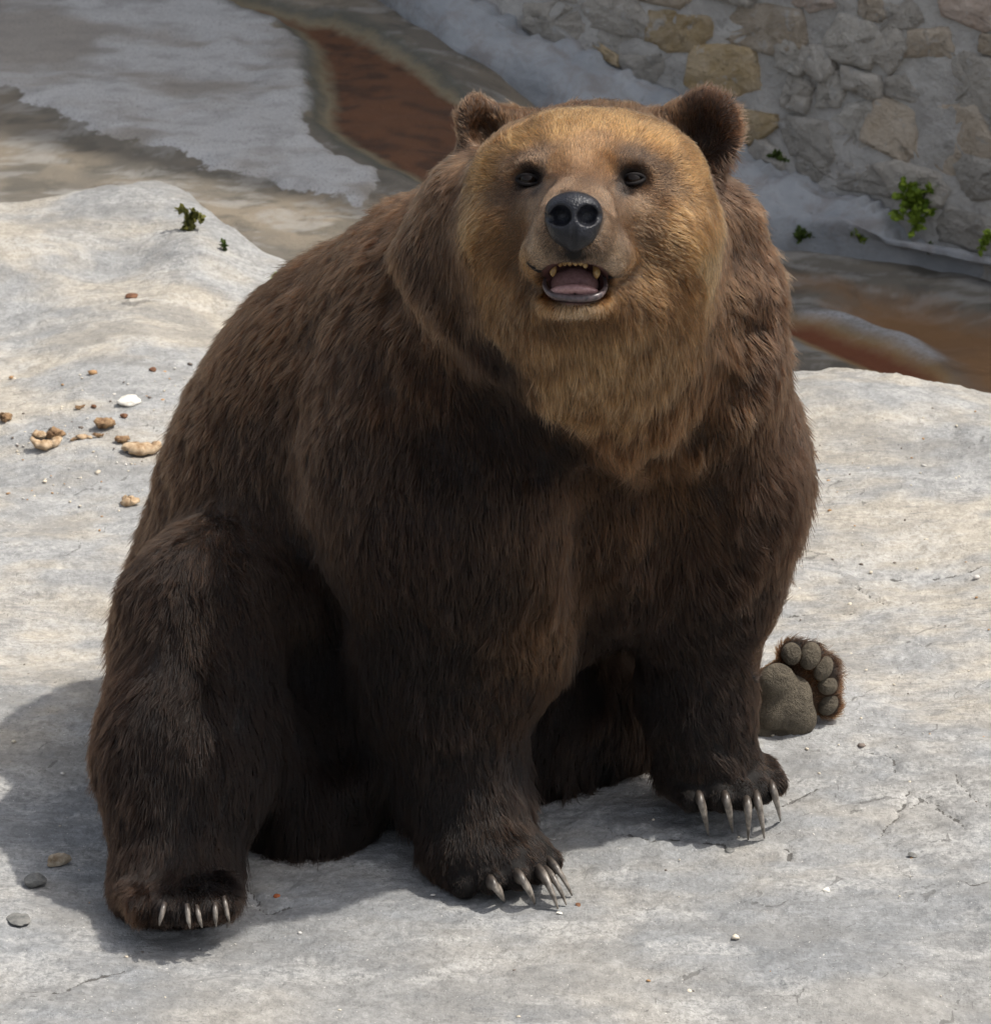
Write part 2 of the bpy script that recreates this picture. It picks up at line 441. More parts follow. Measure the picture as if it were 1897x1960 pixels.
def ground_material():
    t = NT('weathered_concrete'); p = pos_node(t)
    def mapv(sx, sy, sz=1, rot=0):
        m = t.n('ShaderNodeMapping'); m.inputs['Scale'].default_value = (sx, sy, sz); m.inputs['Rotation'].default_value = (0, 0, math.radians(rot))
        t.l(p, m.inputs['Vector']); return m.outputs['Vector']
    A = t.attr
    n_fine = t.noise(p, 95, 4, .75); n_spk = t.noise(p, 230, 2, .6)
    st = t.noise(mapv(14, 190, 1, 24), 1.0, 2, .6)
    # --- sunlit slab: cool grey with warm dust, white scuffs and dark specks
    c = t.mix(A('g_warm'), (.30, .30, .295), (.40, .365, .31))
    c = t.mix(t.math('MULTIPLY', A('g_front'), .88), c, (.20, .207, .213))
    c = t.mix(t.ramp(n_fine, [(.3, 0.0), (.7, 1.0)]), t.mix(1.0, c, (.74, .74, .735), 'MULTIPLY'), t.mix(1.0, c, (1.22, 1.22, 1.22), 'MULTIPLY'))
    c = t.mix(A('g_mot'), t.mix(1.0, c, (.88, .88, .88), 'MULTIPLY'), t.mix(1.0, c, (1.10, 1.10, 1.10), 'MULTIPLY'))
    white = t.math('MULTIPLY', A('g_white'), t.ramp(n_fine, [(.35, 0.0), (.6, 1.0)]))
    c = t.mix(t.math('MULTIPLY', white, .45), c, (.50, .49, .465))
    c = t.mix(t.math('MULTIPLY', A('g_damp'), .45), c, (.20, .195, .185))
    stroke = t.math('MULTIPLY', t.ramp(st, [(.50, 0.0), (.66, 1.0)]), A('g_stroke'))
    c = t.mix(t.math('MULTIPLY', stroke, .5), c, (.17, .17, .17))
    spk = t.math('MULTIPLY', t.ramp(n_spk, [(.62, 0.0), (.70, 1.0)]), A('g_spk'))
    c = t.mix(t.math('MULTIPLY', spk, .7), c, (.11, .105, .095))
    wspk = t.ramp(n_spk, [(.27, 1.0), (.30, 0.0)])
    c = t.mix(t.math('MULTIPLY', wspk, .8), c, (.66, .63, .57))
    # cracks
    hair = t.math('LESS_THAN', t.math('ADD', A('g_hair'), t.math('MULTIPLY', n_fine, .0015)), .0022)
    ck = t.math('LESS_THAN', t.math('ADD', A('d_crack'), t.math('MULTIPLY', n_fine, .007)), .0057)
    crack = t.math('MAXIMUM', t.math('MULTIPLY', hair, .6), ck)
    slabc = t.mix(t.math('MULTIPLY', crack, .72), c, (.05, .045, .04))
    # --- mud, pale layer, rusty pool and runs behind the slab
    mud = t.mix(A('b_nb'), (.145, .13, .108), (.22, .185, .14))
    mud = t.mix(t.math('MULTIPLY', A('b_dark'), .6), mud, (.08, .075, .065))
    mud = t.mix(t.math('MULTIPLY', A('g_white'), .5), mud, (.32, .31, .29))
    pale = t.mix(t.ramp(n_fine, [(.35, 0.0), (.65, 1.0)]), (.385, .383, .378), (.45, .445, .44))
    pale = t.mix(t.math('MULTIPLY', A('b_stain'), .75), pale, (.24, .21, .175))
    pale = t.mix(t.math('MULTIPLY', t.ramp(n_spk, [(.58, 0.0), (.66, 1.0)]), .7), pale, (.12, .12, .12))
    pale = t.mix(t.math('MULTIPLY', A('b_dark'), .35), pale, (.19, .18, .17))
    wob = t.math('MULTIPLY', t.math('SUBTRACT', t.noise(p, 20, 4, .7), .5), .07)
    dl = t.math('ADD', A('d_light'), wob)
    b = t.mix(t.math('ADD', t.math('MULTIPLY', dl, -140), .5, clamp=True), mud, pale)
    dp = t.math('ADD', A('d_pud'), wob)
    def soft(d, w, off=0.0): return t.math('ADD', t.math('MULTIPLY', t.math('SUBTRACT', d, off), -1.0 / w), .5, clamp=True)
    b = t.mix(t.math('MULTIPLY', soft(dp, .04, .045), .85), b, (.085, .085, .07))
    b = t.mix(t.math('MULTIPLY', soft(dp, .03, .012), .8), b, (.22, .18, .115))
    b = t.mix(soft(dp, .035, -.02), b, t.mix(A('b_dark'), (.12, .054, .027), (.065, .033, .02)))
    dr2 = t.math('ADD', A('d_rust2'), t.math('MULTIPLY', wob, 1.6))
    dr1 = t.math('ADD', A('d_rust1'), t.math('MULTIPLY', wob, .5))
    dpl = t.math('ADD', A('d_pale'), wob)
    b = t.mix(t.math('MULTIPLY', soft(dr2, .12), .85), b, t.mix(A('b_nb'), (.23, .12, .05), (.14, .08, .048)))
    b = t.mix(t.math('MULTIPLY', soft(dpl, .06), t.ramp(n_fine, [(.35, .3), (.6, 1.0)])), b, (.38, .38, .39))
    b = t.mix(t.math('MULTIPLY', soft(dr1, .05, .025), .7), b, (.29, .17, .06))
    b = t.mix(t.math('MULTIPLY', soft(dr1, .04, -.005), .9), b, (.14, .042, .02))
    ds = t.math('ADD', A('d_slab'), t.math('MULTIPLY', wob, .3))
    col = t.mix(t.math('ADD', t.math('MULTIPLY', t.math('SUBTRACT', ds, .05), -30), .5, clamp=True), b, slabc)
    bump = t.math('ADD', t.math('MULTIPLY', n_fine, .6), t.math('ADD', t.math('MULTIPLY', n_spk, .3), t.math('MULTIPLY', st, .2)))
    bump = t.math('SUBTRACT', bump, t.math('MULTIPLY', crack, .6))
    rough = t.mix(soft(dp, .03, -.03), (.85, .85, .85), (.5, .5, .5))
    t.principled(col, rough=rough, spec=.25, bump=bump, bump_strength=.75, bump_dist=.008)
    return t.m
def stain_maps(ob, x, y):
    "patchiness of the concrete: dust, scuffs, damp, broom strokes, hair cracks"
    st = lambda f, a, b: np.clip((f - a) / (b - a), 0, 1)
    add_attr(ob, 'g_warm', st(.6 * fbm2(x, y * 1.7, 2.6, 6, 1) + .4 * fbm2(x, y * 1.9, 9, 5, 2), .40, .62))
    add_attr(ob, 'g_white', st(fbm2(x, y * 2.4, 7, 6, 3, .7), .53, .70))
    add_attr(ob, 'g_damp', st(fbm2(x + y * .3, y * 2, 4.2, 6, 4), .58, .74))
    add_attr(ob, 'g_front', smooth((.55 - y + .25 * noise2(x, y, 2.2, 91) + .12 * noise2(x, y, 7, 92)) / .55) * (.75 + .25 * noise2(x, y, 5, 93)))
    add_attr(ob, 'g_mot', st(fbm2(x, y * 1.5, 22, 4, 15, .7), .36, .66))
    add_attr(ob, 'g_stroke', st(fbm2(x, y, 5, 3, 5), .45, .62))
    add_attr(ob, 'g_spk', st(fbm2(x, y * 1.9, 9, 4, 6), .40, .66))
    add_attr(ob, 'b_nb', st(fbm2(x, y, 3.5, 6, 7), .38, .62))
    add_attr(ob, 'b_dark', st(fbm2(x, y * 1.6, 14, 5, 8, .6), .50, .70))
    add_attr(ob, 'b_stain', st(fbm2(x - y * .5, y * 1.8 + x * .4, 3.0, 5, 9), .46, .66))
    wx, wy = x + .06 * noise2(x, y, 9, 31) + .02 * noise2(x, y, 30, 33), y + .06 * noise2(x, y, 9, 32) + .02 * noise2(x, y, 30, 34)
    cx, cy = np.floor(wx * 5), np.floor(wy * 5); f1 = np.full(x.shape, 9.0); f2 = f1.copy()
    for i in (-1, 0, 1):
        for j in (-1, 0, 1):
            gx_, gy_ = (cx + i).astype(np.int32), (cy + j).astype(np.int32)
            h = (gx_ * 73856 ^ gy_ * 19349); h = (h ^ (h >> 15)) * 40503; h2 = (h ^ (h >> 9)) * 30011
            qx = cx + i + .5 + .5 * _TAB[h & 0xFFFF]; qy = cy + j + .5 + .5 * _TAB[h2 & 0xFFFF]
            d = np.hypot(wx * 5 - qx, wy * 5 - qy)
            f2 = np.minimum(f2, np.maximum(f1, d)); f1 = np.minimum(f1, d)
    add_attr(ob, 'g_hair', (f2 - f1) * .1 + .03 * st(fbm2(x, y, 3.1, 4, 12), .60, .50))
ground = build_ground()

# ================================================================== stone wall and its concrete foot
WN = np.array([-math.sin(math.radians(33)) * math.cos(math.radians(6)), -math.cos(math.radians(33)) * math.cos(math.radians(6)), math.sin(math.radians(6))])
WX = np.array([math.cos(math.radians(33)), -math.sin(math.radians(33)), 0.0])
WU = np.cross(WX, -WN); WU = WU if WU[2] > 0 else -WU
W0 = P(1640, 470, 3.72)
def WP(px, py, off=0.0):
    "point of the wall face (off metres in front of it) seen at (px, py)"
    d = ray(px, py); o = W0 + WN * off
    return CAM + d * (((o - CAM) @ WN) / (d @ WN))
def wuv(p): return np.array([(p - W0) @ WX, (p - W0) @ WU])
def wall_back(u, v):
    p = np.stack([u, v, 0 * u], -1).reshape(-1, 3)
    return .016 * fbm(p, 5, 4, 61).reshape(u.shape)
def build_wall():
    root = thing('stone_wall', 'retaining wall of rough tan stones in grey mortar behind the bear', 'wall', tuple(W0))
    t = NT('mortar'); p = pos_node(t)
    n = t.noise(p, 9, 5, .65); n2 = t.noise(p, 60, 4, .7)
    c = t.mix(t.ramp(n, [(.35, 0.0), (.65, 1.0)]), (.34, .32, .295), (.47, .45, .415))
    c = t.mix(t.math('MULTIPLY', t.ramp(t.noise(p, 22, 6, .7), [(.55, 0.0), (.68, 1.0)]), .5), c, (.16, .155, .14))
    t.principled(c, .9, .2, bump=t.math('ADD', n2, t.math('MULTIPLY', n, 2)), bump_strength=.7, bump_dist=.012)
    U = axis([(-5.5, -1.6, .1), (-1.6, 1.0, .014), (1.0, 4.0, .1)]); V = axis([(-.9, -.4, .05), (-.4, 1.1, .014), (1.1, 5.5, .1)])
    u, v = np.meshgrid(U, V, indexing='ij')
    h = wall_back(u, v)
    pts = W0 + u[..., None] * WX + v[..., None] * WU + h[..., None] * WN
    i = np.arange(u.size).reshape(u.shape)
    q = np.stack([i[:-1, :-1], i[1:, :-1], i[1:, 1:], i[:-1, 1:]], -1).reshape(-1, 4)
    ob = new_mesh('mortar', pts.reshape(-1, 3) - W0, q, t.m, root)
    # back and top of the wall, so that it has its thickness
    a, b, cc, d = [W0 + uu * WX + vv * WU for uu, vv in ((-5.5, 5.48), (4.0, 5.48), (4.0, -.9), (-5.5, -.9))]
    bk = -WN * np.array([1, 1, 0]) * .5
    vv_ = np.array([a, b, cc, d, a + bk, b + bk, cc + bk, d + bk]) - W0
    new_mesh('core', vv_ - WN * .05, [(4, 5, 6, 7), (0, 1, 5, 4), (1, 2, 6, 5), (2, 3, 7, 6), (3, 0, 4, 7)], t.m, root, False)
    return root
def stone_material():
    t = NT('wall_stone'); p = pos_node(t)
    oi = t.n('ShaderNodeObjectInfo')
    n = t.noise(p, 14, 8, .65, .4); n2 = t.noise(p, 70, 6, .7); r = oi.outputs['Random']
    base = oi.outputs['Color']
    dk = t.mix(1.0, base, (.78, .78, .79), 'MULTIPLY'); lt = t.mix(.35, base, (.70, .67, .62))
    c = t.mix(t.ramp(n, [(.34, 0.0), (.5, .5), (.66, 1.0)]), dk, lt)
    c = t.mix(t.math('MULTIPLY', t.ramp(t.noise(p, 26, 6, .7), [(.58, 0.0), (.66, 1.0)]), .6), c, (.62, .61, .59))
    c = t.mix(t.math('MULTIPLY', t.ramp(t.noise(p, 19, 6, .7, .6), [(.60, 0.0), (.7, 1.0)]), .45), c, (.19, .17, .145))
    t.principled(c, .85, .25, bump=t.math('ADD', n2, t.math('MULTIPLY', n, 2.5)), bump_strength=1.0, bump_dist=.02)
    return t.m
TAN, OCH, GRY, WHT, PNK, DRK = (.66, .53, .38), (.62, .44, .21), (.64, .58, .49), (.74, .68, .58), (.66, .51, .40), (.54, .495, .425)
# px, py, width, height, turn, colour: each stone as it sits in the wall
STONES = [(1065, 40, 110, 75, 5, GRY), (1190, 25, 120, 90, -5, GRY), (1180, 85, 90, 60, 10, DRK), (1165, 98, 55, 22, 25, OCH), (1303, 55, 108, 72, 0, OCH), (1240, 130, 85, 60, -10, DRK),
    (1465, 50, 150, 90, -4, TAN), (1390, 140, 130, 108, 8, OCH), (1558, 5, 76, 34, 3, PNK), (1640, 78, 98, 82, -3, WHT), (1672, 12, 60, 55, 30, TAN), (1725, 20, 70, 70, -8, GRY),
    (1705, 95, 62, 90, 12, GRY), (1785, 80, 88, 66, -8, TAN), (1858, 20, 110, 60, 6, PNK), (1905, 85, 58, 40, 5, TAN), (1522, 105, 62, 66, 0, WHT), (1570, 115, 56, 62, 0, GRY),
    (1524, 178, 52, 60, 0, GRY), (1592, 172, 54, 66, -6, WHT), (1655, 158, 74, 50, 8, GRY), (1728, 166, 66, 46, -4, GRY), (1640, 248, 78, 96, -14, WHT), (1712, 250, 92, 104, 6, TAN),
    (1868, 160, 100, 110, 4, GRY), (1832, 265, 120, 135, -8, TAN), (1445, 240, 70, 66, 12, OCH), (1545, 262, 90, 86, 0, DRK), (1470, 300, 64, 46, 20, DRK), (1570, 322, 84, 48, 10, DRK),
    (1650, 338, 110, 56, -6, DRK), (1745, 350, 120, 60, 4, GRY), (1880, 340, 80, 70, -6, DRK), (1850, 440, 100, 70, 5, DRK), (1905, 235, 44, 60, 0, GRY), (1330, 215, 70, 40, 15, DRK),
    (1110, -25, 110, 60, 0, GRY), (1260, -28, 120, 60, 0, TAN), (1400, -25, 110, 56, 4, GRY), (1500, -40, 90, 50, 0, WHT), (1640, -45, 100, 60, 0, TAN), (1780, -40, 100, 50, 0, GRY), (1960, 150, 70, 90, 0, TAN), (1975, 270, 80, 90, 0, WHT), (1970, 20, 80, 70, 0, GRY)]
def build_stones(root):
    mat = stone_material()
    for k, (px, py, w, h, rot, colr) in enumerate(STONES):
        w, h = w * 1.12, h * 1.12
        rg = np.random.default_rng(100 + k)
        c = wuv(WP(px, py)); s = 1 / 760.0
        du = wuv(WP(px + w / 2, py)) - wuv(WP(px - w / 2, py)); hw = abs(du[0]) / 2; hh = abs((wuv(WP(px, py - h / 2)) - wuv(WP(px, py + h / 2)))[1]) / 2
        m = rg.integers(5, 8); ang = np.sort((np.arange(m) + rg.uniform(-.32, .32, m)) / m * 2 * math.pi)
        cor = np.stack([np.cos(ang), np.sin(ang)], 1)
        cor = np.sign(cor) * np.abs(cor) ** .62 * rg.uniform(.90, 1.18, (m, 1))
        out = []
        for a, b in zip(cor, np.roll(cor, -1, 0)):
            for t_ in (0, .25, .5, .75):
                out.append(a + (b - a) * t_ + rg.normal(0, .025, 2))
        out = np.array(out) * np.array([hw, hh]); ca, sa = math.cos(math.radians(-rot)), math.sin(math.radians(-rot))
        out = out @ np.array([[ca, sa], [-sa, ca]])
        N = len(out); proud = rg.uniform(.012, .026); tilt = rg.uniform(-.25, .25, 2)
        v, f = [], []
        rings = ((1.10, -.4), (1.07, .15), (1.01, .80), (.84, 1.0), (.42, 1.03))
        for sc, z in rings:
            for q in out * sc:
                zz = z * proud + (q @ tilt) * .5 * (z > 0) + rg.normal(0, .0028) * (z > 0)
                v.append(W0 * 0 + (c[0] + q[0]) * WX + (c[1] + q[1]) * WU + (zz - .004) * WN)
        v.append(c[0] * WX + c[1] * WU + proud * 1.02 * WN)
        for r in range(len(rings) - 1):
            for j in range(N): f.append((r * N + j, r * N + (j + 1) % N, (r + 1) * N + (j + 1) % N, (r + 1) * N + j))
        for j in range(N): f.append(((len(rings) - 1) * N + j, (len(rings) - 1) * N + (j + 1) % N, len(rings) * N))
        ob = new_mesh('stone', v, f, mat, root, True)
        j = rg.uniform(.85, 1.15); ob.color = (*[x * j for x in colr], 1)
wall = build_wall(); build_stones(wall)
def build_bank():
    "smooth bluish cement bank between the pool and the stones, with a ledge at its foot"
    def zb(x): return float(ZL + (ZR - ZL) * smooth((x + .25) / .9)) - .06
    pairs = (((250, -130), (500, -420)), ((420, -60), (620, -300)), ((560, -4), (740, -180)), ((640, 8), (830, -60)), ((720, 40), (900, -10)), ((800, 92), (960, 30)), ((860, 138), (1000, 60)), ((920, 168), (1060, 76)), ((990, 220), (1130, 112)), ((1100, 330), (1190, 150)), ((1180, 400), (1250, 188)), ((1250, 450), (1330, 205)), ((1320, 490), (1385, 258)), ((1380, 512), (1440, 292)), ((1430, 528), (1475, 322)), ((1480, 534), (1530, 338)), ((1540, 537), (1575, 366)), ((1600, 539), (1650, 385)), ((1650, 541), (1690, 420)), ((1700, 543), (1715, 462)), ((1760, 545), (1775, 478)), ((1830, 558), (1840, 492)), ((1900, 570), (1910, 505)), ((2000, 575), (2010, 515)), ((2300, 590), (2310, 530)))
    bot_px, top_px = [q[0] for q in pairs], [q[1] for q in pairs]
    bot = []
    for x, y in bot_px:
        z = ZL
        for _ in range(6): g = G(x, y, z); z = zb(g[0])
        bot.append(g)
    top = [WP(x, y, .05) for x, y in top_px]
    def res(pl, n):
        pl = np.array(pl); d = np.arange(len(pl))
        return np.stack([np.interp(np.linspace(0, d[-1], n), d, pl[:, i]) for i in range(3)], 1)
    n, m = 260, 70
    B, T = res(bot, n), res(top, n)
    s = np.linspace(0, 1, m)[None, :, None]
    v = B[:, None] * (1 - s) + T[:, None] * s
    lift = (np.sin(np.pi * s[..., 0]) * .05)
    v = v + lift[..., None] * np.array([-.3, -.4, .8])
    # ledge: foot pushed out and flattened on the right
    right = smooth((B[:, 0] - .45) / .25)[:, None]
    led = right * np.clip(1 - s[..., 0] / .34, 0, 1)
    v[..., 2] += .10 * right * smooth((s[..., 0]) / .06) * np.clip(1 - s[..., 0] * 1.6, 0, 1)
    p = v.reshape(-1, 3)
    nz = (.018 * noise3(p, 5, 71) + .006 * noise3(p, 16, 72) + .002 * noise3(p, 50, 73)).reshape(n, m)
    edge = .014 * noise3(np.stack([np.arange(n) * .11, 0 * np.arange(n), 0 * np.arange(n)], 1), 1.0, 74) + .012 * noise3(np.stack([np.arange(n) * .4, 0 * np.arange(n), 0 * np.arange(n)], 1), 1.0, 75)
    v = v + nz[..., None] * np.array([-.4, -.6, .7])
    v[:, -8:] += (edge[:, None] * np.linspace(0, 1, 8)[None])[..., None] * WU
    # the upper rim turns back into the wall
    rim = v[:, -1] - WN * .10
    v = np.concatenate([v, rim[:, None]], 1); m += 1
    i = np.arange(n * m).reshape(n, m)
    q = np.stack([i[:-1, :-1], i[1:, :-1], i[1:, 1:], i[:-1, 1:]], -1).reshape(-1, 4)
    t = NT('bluish_cement'); ps = pos_node(t)
    a = t.noise(ps, 6, 8, .62); bn = t.noise(ps, 45, 6, .7)
    c = t.mix(t.ramp(a, [(.36, 0.0), (.64, 1.0)]), (.25, .265, .28), (.35, .36, .37))
    c = t.mix(t.math('MULTIPLY', t.ramp(t.noise(ps, 11, 8, .7, .5), [(.48, 0.0), (.62, 1.0)]), .7), c, (.22, .20, .19))
    c = t.mix(t.math('MULTIPLY', t.ramp(t.noise(ps, 24, 6, .7), [(.62, 0.0), (.70, 1.0)]), .6), c, (.12, .12, .12))
    t.principled(c, .8, .25, bump=t.math('ADD', bn, t.math('MULTIPLY', a, 2)), bump_strength=.5, bump_dist=.01)
    ob = new_mesh('cement_bank', v.reshape(-1, 3), q, t.m)
    tag(ob, kind='structure')
    return ob
bank = build_bank()

# ================================================================== the bear: body
HB = rotb(CAMB, yaw=-6)                              # head frame: right, up, out of the face
HEAD0 = P(1111, 342, -0.13)                          # between the eyes
def Hd(px, py, w):
    "head point: picture offset from between the eyes, w metres out of the face"
    return HEAD0 + RIGHT * 0 + HB[0] * ((px - 1111) / 1187.5) + HB[1] * ((342 - py) / 1187.5) + HB[2] * w
def Hx(px, py, w):
    "as Hd, but px, py are where the point shows in the picture (yaw undone)"
    s = math.sin(math.radians(6))
    return Hd(px + s * w * 1187.5 * 1.0, py, w)
def build_body():
    F = Field((-0.80, -0.62, -0.02), (0.70, 0.80, 1.45), 0.007)
    # trunk
    F.ell(P(545, 1230, .38), (.27, .29, .28), k=.1)
    F.ell(P(660, 930, .34), (.29, .37, .28), rotb(CAMB, roll=-32), k=.12)
    F.ell(P(1040, 880, .16), (.32, .32, .23), k=.12)
    F.ell(P(850, 640, .24), (.20, .23, .22), rotb(CAMB, roll=-30), k=.12)
    F.ell(P(700, 780, .32), (.22, .24, .22), k=.12)
    F.ell(P(880, 1310, .27), (.28, .28, .22), k=.1)
    F.ell(P(1120, 1330, .34), (.20, .20, .16), k=.1)
    # neck and ruff
    F.cone(P(930, 660, .16), P(1120, 470, .08), .22, .20, k=.12)
    F.cone(P(1200, 620, .12), P(1200, 440, .10), .17, .16, k=.1)
    F.ell(P(1160, 680, -.05), (.16, .16, .12), k=.08)
    F.ell(P(1160, 775, -.04), (.085, .10, .10), k=.07)
    F.chain([(P(885, 380, .02), .05), (P(835, 500, .0), .055), (P(850, 610, -.05), .055), (P(930, 700, -.10), .05), (P(1050, 770, -.13), .05)], k=.035)
    F.chain([(P(1395, 430, .06), .05), (P(1410, 560, .04), .055), (P(1400, 690, .0), .05), (P(1310, 790, -.06), .045)], k=.05)
    F.ell(P(1310, 640, .05), (.13, .19, .14), rotb(CAMB, roll=20), k=.08)
    F.ell(P(895, 520, .05), (.10, .21, .14), rotb(CAMB, roll=-12), k=.05)
    # shoulders and forelegs
    F.ell(P(1390, 850, .12), (.115, .21, .16), rotb(CAMB, roll=14), k=.1)
    F.ell(P(840, 930, .0), (.20, .25, .15), k=.1)
    F.chain([(P(900, 1000, -.02), .17), (P(850, 1280, -.02), .135), (P(885, 1500, -.08), .088), (P(915, 1610, -.14), .085)], k=.07)
    F.chain([(P(1375, 900, .12), .12), (P(1350, 1110, .10), .105), (P(1335, 1330, .08), .077), (P(1355, 1440, .05), .077)], k=.07)
    F.chain([(P(1040, 1020, -.02), .09), (P(990, 1250, -.04), .07)], k=.08)
    # hind leg at the left, bent, foot forward
    F.chain([(P(500, 1240, .28), .22), (P(410, 1195, .04), .140), (P(355, 1440, -.12), .125), (P(335, 1640, -.24), .098)], k=.08)
    F.ell(P(450, 1270, .02), (.09, .17, .12), rotb(CAMB, roll=12), k=.08)
    F.ell(P(590, 1480, .0), (.13, .17, .11), k=.08)
    # far hind leg, lying, sole to the viewer
    F.chain([(P(980, 1380, .42), .17), (P(1260, 1380, .48), .11), (P(1420, 1365, .42), .07)], k=.08)
    F.ell(P(1490, 1345, .375), (.060, .085, .035), rotb(CAMB, roll=-38, yaw=-8), k=.03)
    for (x, y) in TOEPAD: F.ell(P(x, y, .385), (.022, .022, .03), k=.02)
    # paws
    F.ell(P(935, 1645, -.185), (.096, .045, .070), k=.05)
    for (a, b) in zip(TOE_L0, TOE_L1): F.cone(a, b, .028, .0215, k=.010)
    F.ell(P(1370, 1492, .055), (.090, .040, .065), k=.05)
    for (a, b) in zip(TOE_R0, TOE_R1): F.cone(a, b, .028, .0215, k=.010)
    F.ell(P(335, 1715, -.30), (.098, .05, .09), k=.05)
    for (a, b) in zip(TOE_H0, TOE_H1): F.cone(a, b, .028, .023, k=.011)
    # head
    F.ell(Hx(1130, 388, -.13), (.174, .140, .14), HB, k=.035)
    F.ell(Hx(1135, 286, -.25), (.168, .080, .085), HB, k=.03)
    F.ell(Hx(1287, 240, -.235), (.038, .034, .04), HB, k=.03)
    F.ell(Hx(985, 234, -.235), (.040, .032, .04), HB, k=.03)
    F.ell(Hx(1128, 314, -.09), (.166, .078, .11), HB, k=.05)
    for x in (998, 1260): F.ell(Hx(x, 445, -.09), (.086, .090, .11), HB, k=.06)
    F.ell(Hx(1128, 610, -.10), (.115, .10, .10), HB, k=.10)
    F.ell(Hx(1135, 560, -.12), (.150, .10, .11), HB, k=.08)
    F.ell(Hx(1115, 560, -.06), (.12, .075, .11), HB, k=.06)
    # muzzle
    F.cone(Hx(1109, 395, -.02), Hx(1098, 440, .125), .086, .054, k=.05)
    F.ell(Hx(1100, 470, .10), (.062, .036, .065), HB, k=.035)
    F.ell(Hx(1048, 485, .065), (.030, .028, .055), HB, k=.03)
    F.ell(Hx(1158, 485, .065), (.030, .028, .055), HB, k=.03)
    F.ell(Hx(1101, 560, .045), (.050, .020, .075), rotb(HB, pitch=8), k=.03)
    # brows and eye sockets
    for x in (1018, 1204):
        F.ell(Hx(x, 322, -.005), (.034, .018, .03), HB, k=.03)
        F.ell(Hx(x, 343, .035), (.021, .013, .022), HB, k=.018, mode='sub')
    # mouth cavity
    F.ell(Hx(1099, 528, .10), (.046, .031, .085), HB, k=.010, mode='sub')
    # creases of the chest and under the ruff
    for pl, r, off, k in ((((1145, 925), (1146, 1000), (1142, 1080), (1138, 1160), (1136, 1230)), .022, .012, .06), (((750, 560), (772, 640), (835, 715), (930, 780), (1040, 838), (1110, 880)), .026, .014, .05),
                          (((1440, 640), (1420, 740), (1350, 830), (1260, 880)), .018, .010, .05), (((560, 1180), (590, 1290), (640, 1420)), .03, .010, .05)):
        q = [(F.hit(x, y, off), r) for x, y in pl]
        F.chain(q, k=k, mode='sub')
    # ears
    for (x, y, rx, ry, roll, yaw, w) in ((931, 232, .040, .054, 18, 42, -.215), (1340, 246, .060, .072, -14, -16, -.205)):
        b = rotb(HB, roll=roll, yaw=yaw)
        F.ell(Hx(x, y, w), (rx, ry, .022), b, k=.03)
        F.ell(Hx(x, y + 8, w) + b[2] * .022, (rx * .62, ry * .66, .020), b, k=.02, mode='sub')
    F.floor(lambda x, y: ground_z(x, y) - 0.003)
    v, q = F.mesh(2)
    return F, v, q
# toe roots and tips, from the little toe at the picture's left to its right
TOE_L0 = [P(x, y, Y) for x, y, Y in ((872, 1668, -0.202), (915, 1664, -0.222), (960, 1656, -0.212), (1000, 1644, -0.182), (1022, 1632, -0.152))]
TOE_L1 = [P(x, y, Y) for x, y, Y in ((890, 1696, -0.247), (940, 1688, -0.257), (990, 1680, -0.247), (1030, 1668, -0.217), (1052, 1652, -0.182))]
TOE_R0 = [P(x, y, Y) for x, y, Y in ((1310, 1506, 0.012), (1355, 1508, 0.002), (1400, 1501, 0.002), (1435, 1491, 0.022), (1460, 1478, 0.052))]
TOE_R1 = [P(x, y, Y) for x, y, Y in ((1325, 1531, -0.028), (1382, 1531, -0.038), (1425, 1528, -0.033), (1458, 1516, -0.013), (1482, 1501, 0.022))]
TOE_H0 = [P(x, y, Y) for x, y, Y in ((265, 1710, -.34), (315, 1715, -.36), (352, 1715, -.365), (388, 1710, -.36), (420, 1705, -.34))]
TOE_H1 = [P(x, y, Y) for x, y, Y in ((270, 1738, -.40), (322, 1745, -.42), (360, 1745, -.425), (398, 1740, -.415), (430, 1732, -.39))]
TOEPAD = [(1515, 1252), (1551, 1256), (1576, 1280), (1584, 1312), (1585, 1348)]
BF, BV, BQ = build_body()
def normals_at(p, e=.006):
    g = np.stack([sample(BF, p + np.eye(3)[i] * e) - sample(BF, p - np.eye(3)[i] * e) for i in range(3)], 1)
    return g / (np.linalg.norm(g, axis=1, keepdims=True) + 1e-9)
BPX = proj(BV); BDEP = (BV - CAM) @ FWD
def surf(px, py, rad=10):
    "nearest skin point seen at (px, py)"
    d = np.hypot(BPX[:, 0] - px, BPX[:, 1] - py)
    for r in (rad, 25, 60, 120):
        m = np.where(d < r)[0]
        if len(m): return BV[m[np.argmin(BDEP[m])]]
def surf_w(px, py):
    "how far out of the face the skin lies at (px, py)"
    ws = np.linspace(.32, -.25, 300); q = np.array([Hx(px, py, w) for w in ws])
    f = sample(BF, q); k = np.argmax(f < 0)
    return ws[k]
GOLD, FACE, MUZZ, LIP = (.33, .185, .078), (.135, .072, .031), (.16, .106, .07), (.26, .185, .13)
BROWN, BIB, DARK, BLK, RUST = (.085, .05, .029), (.25, .15, .078), (.042, .026, .018), (.021, .0145, .0115), (.17, .085, .038)
EYE = (.085, .055, .04)
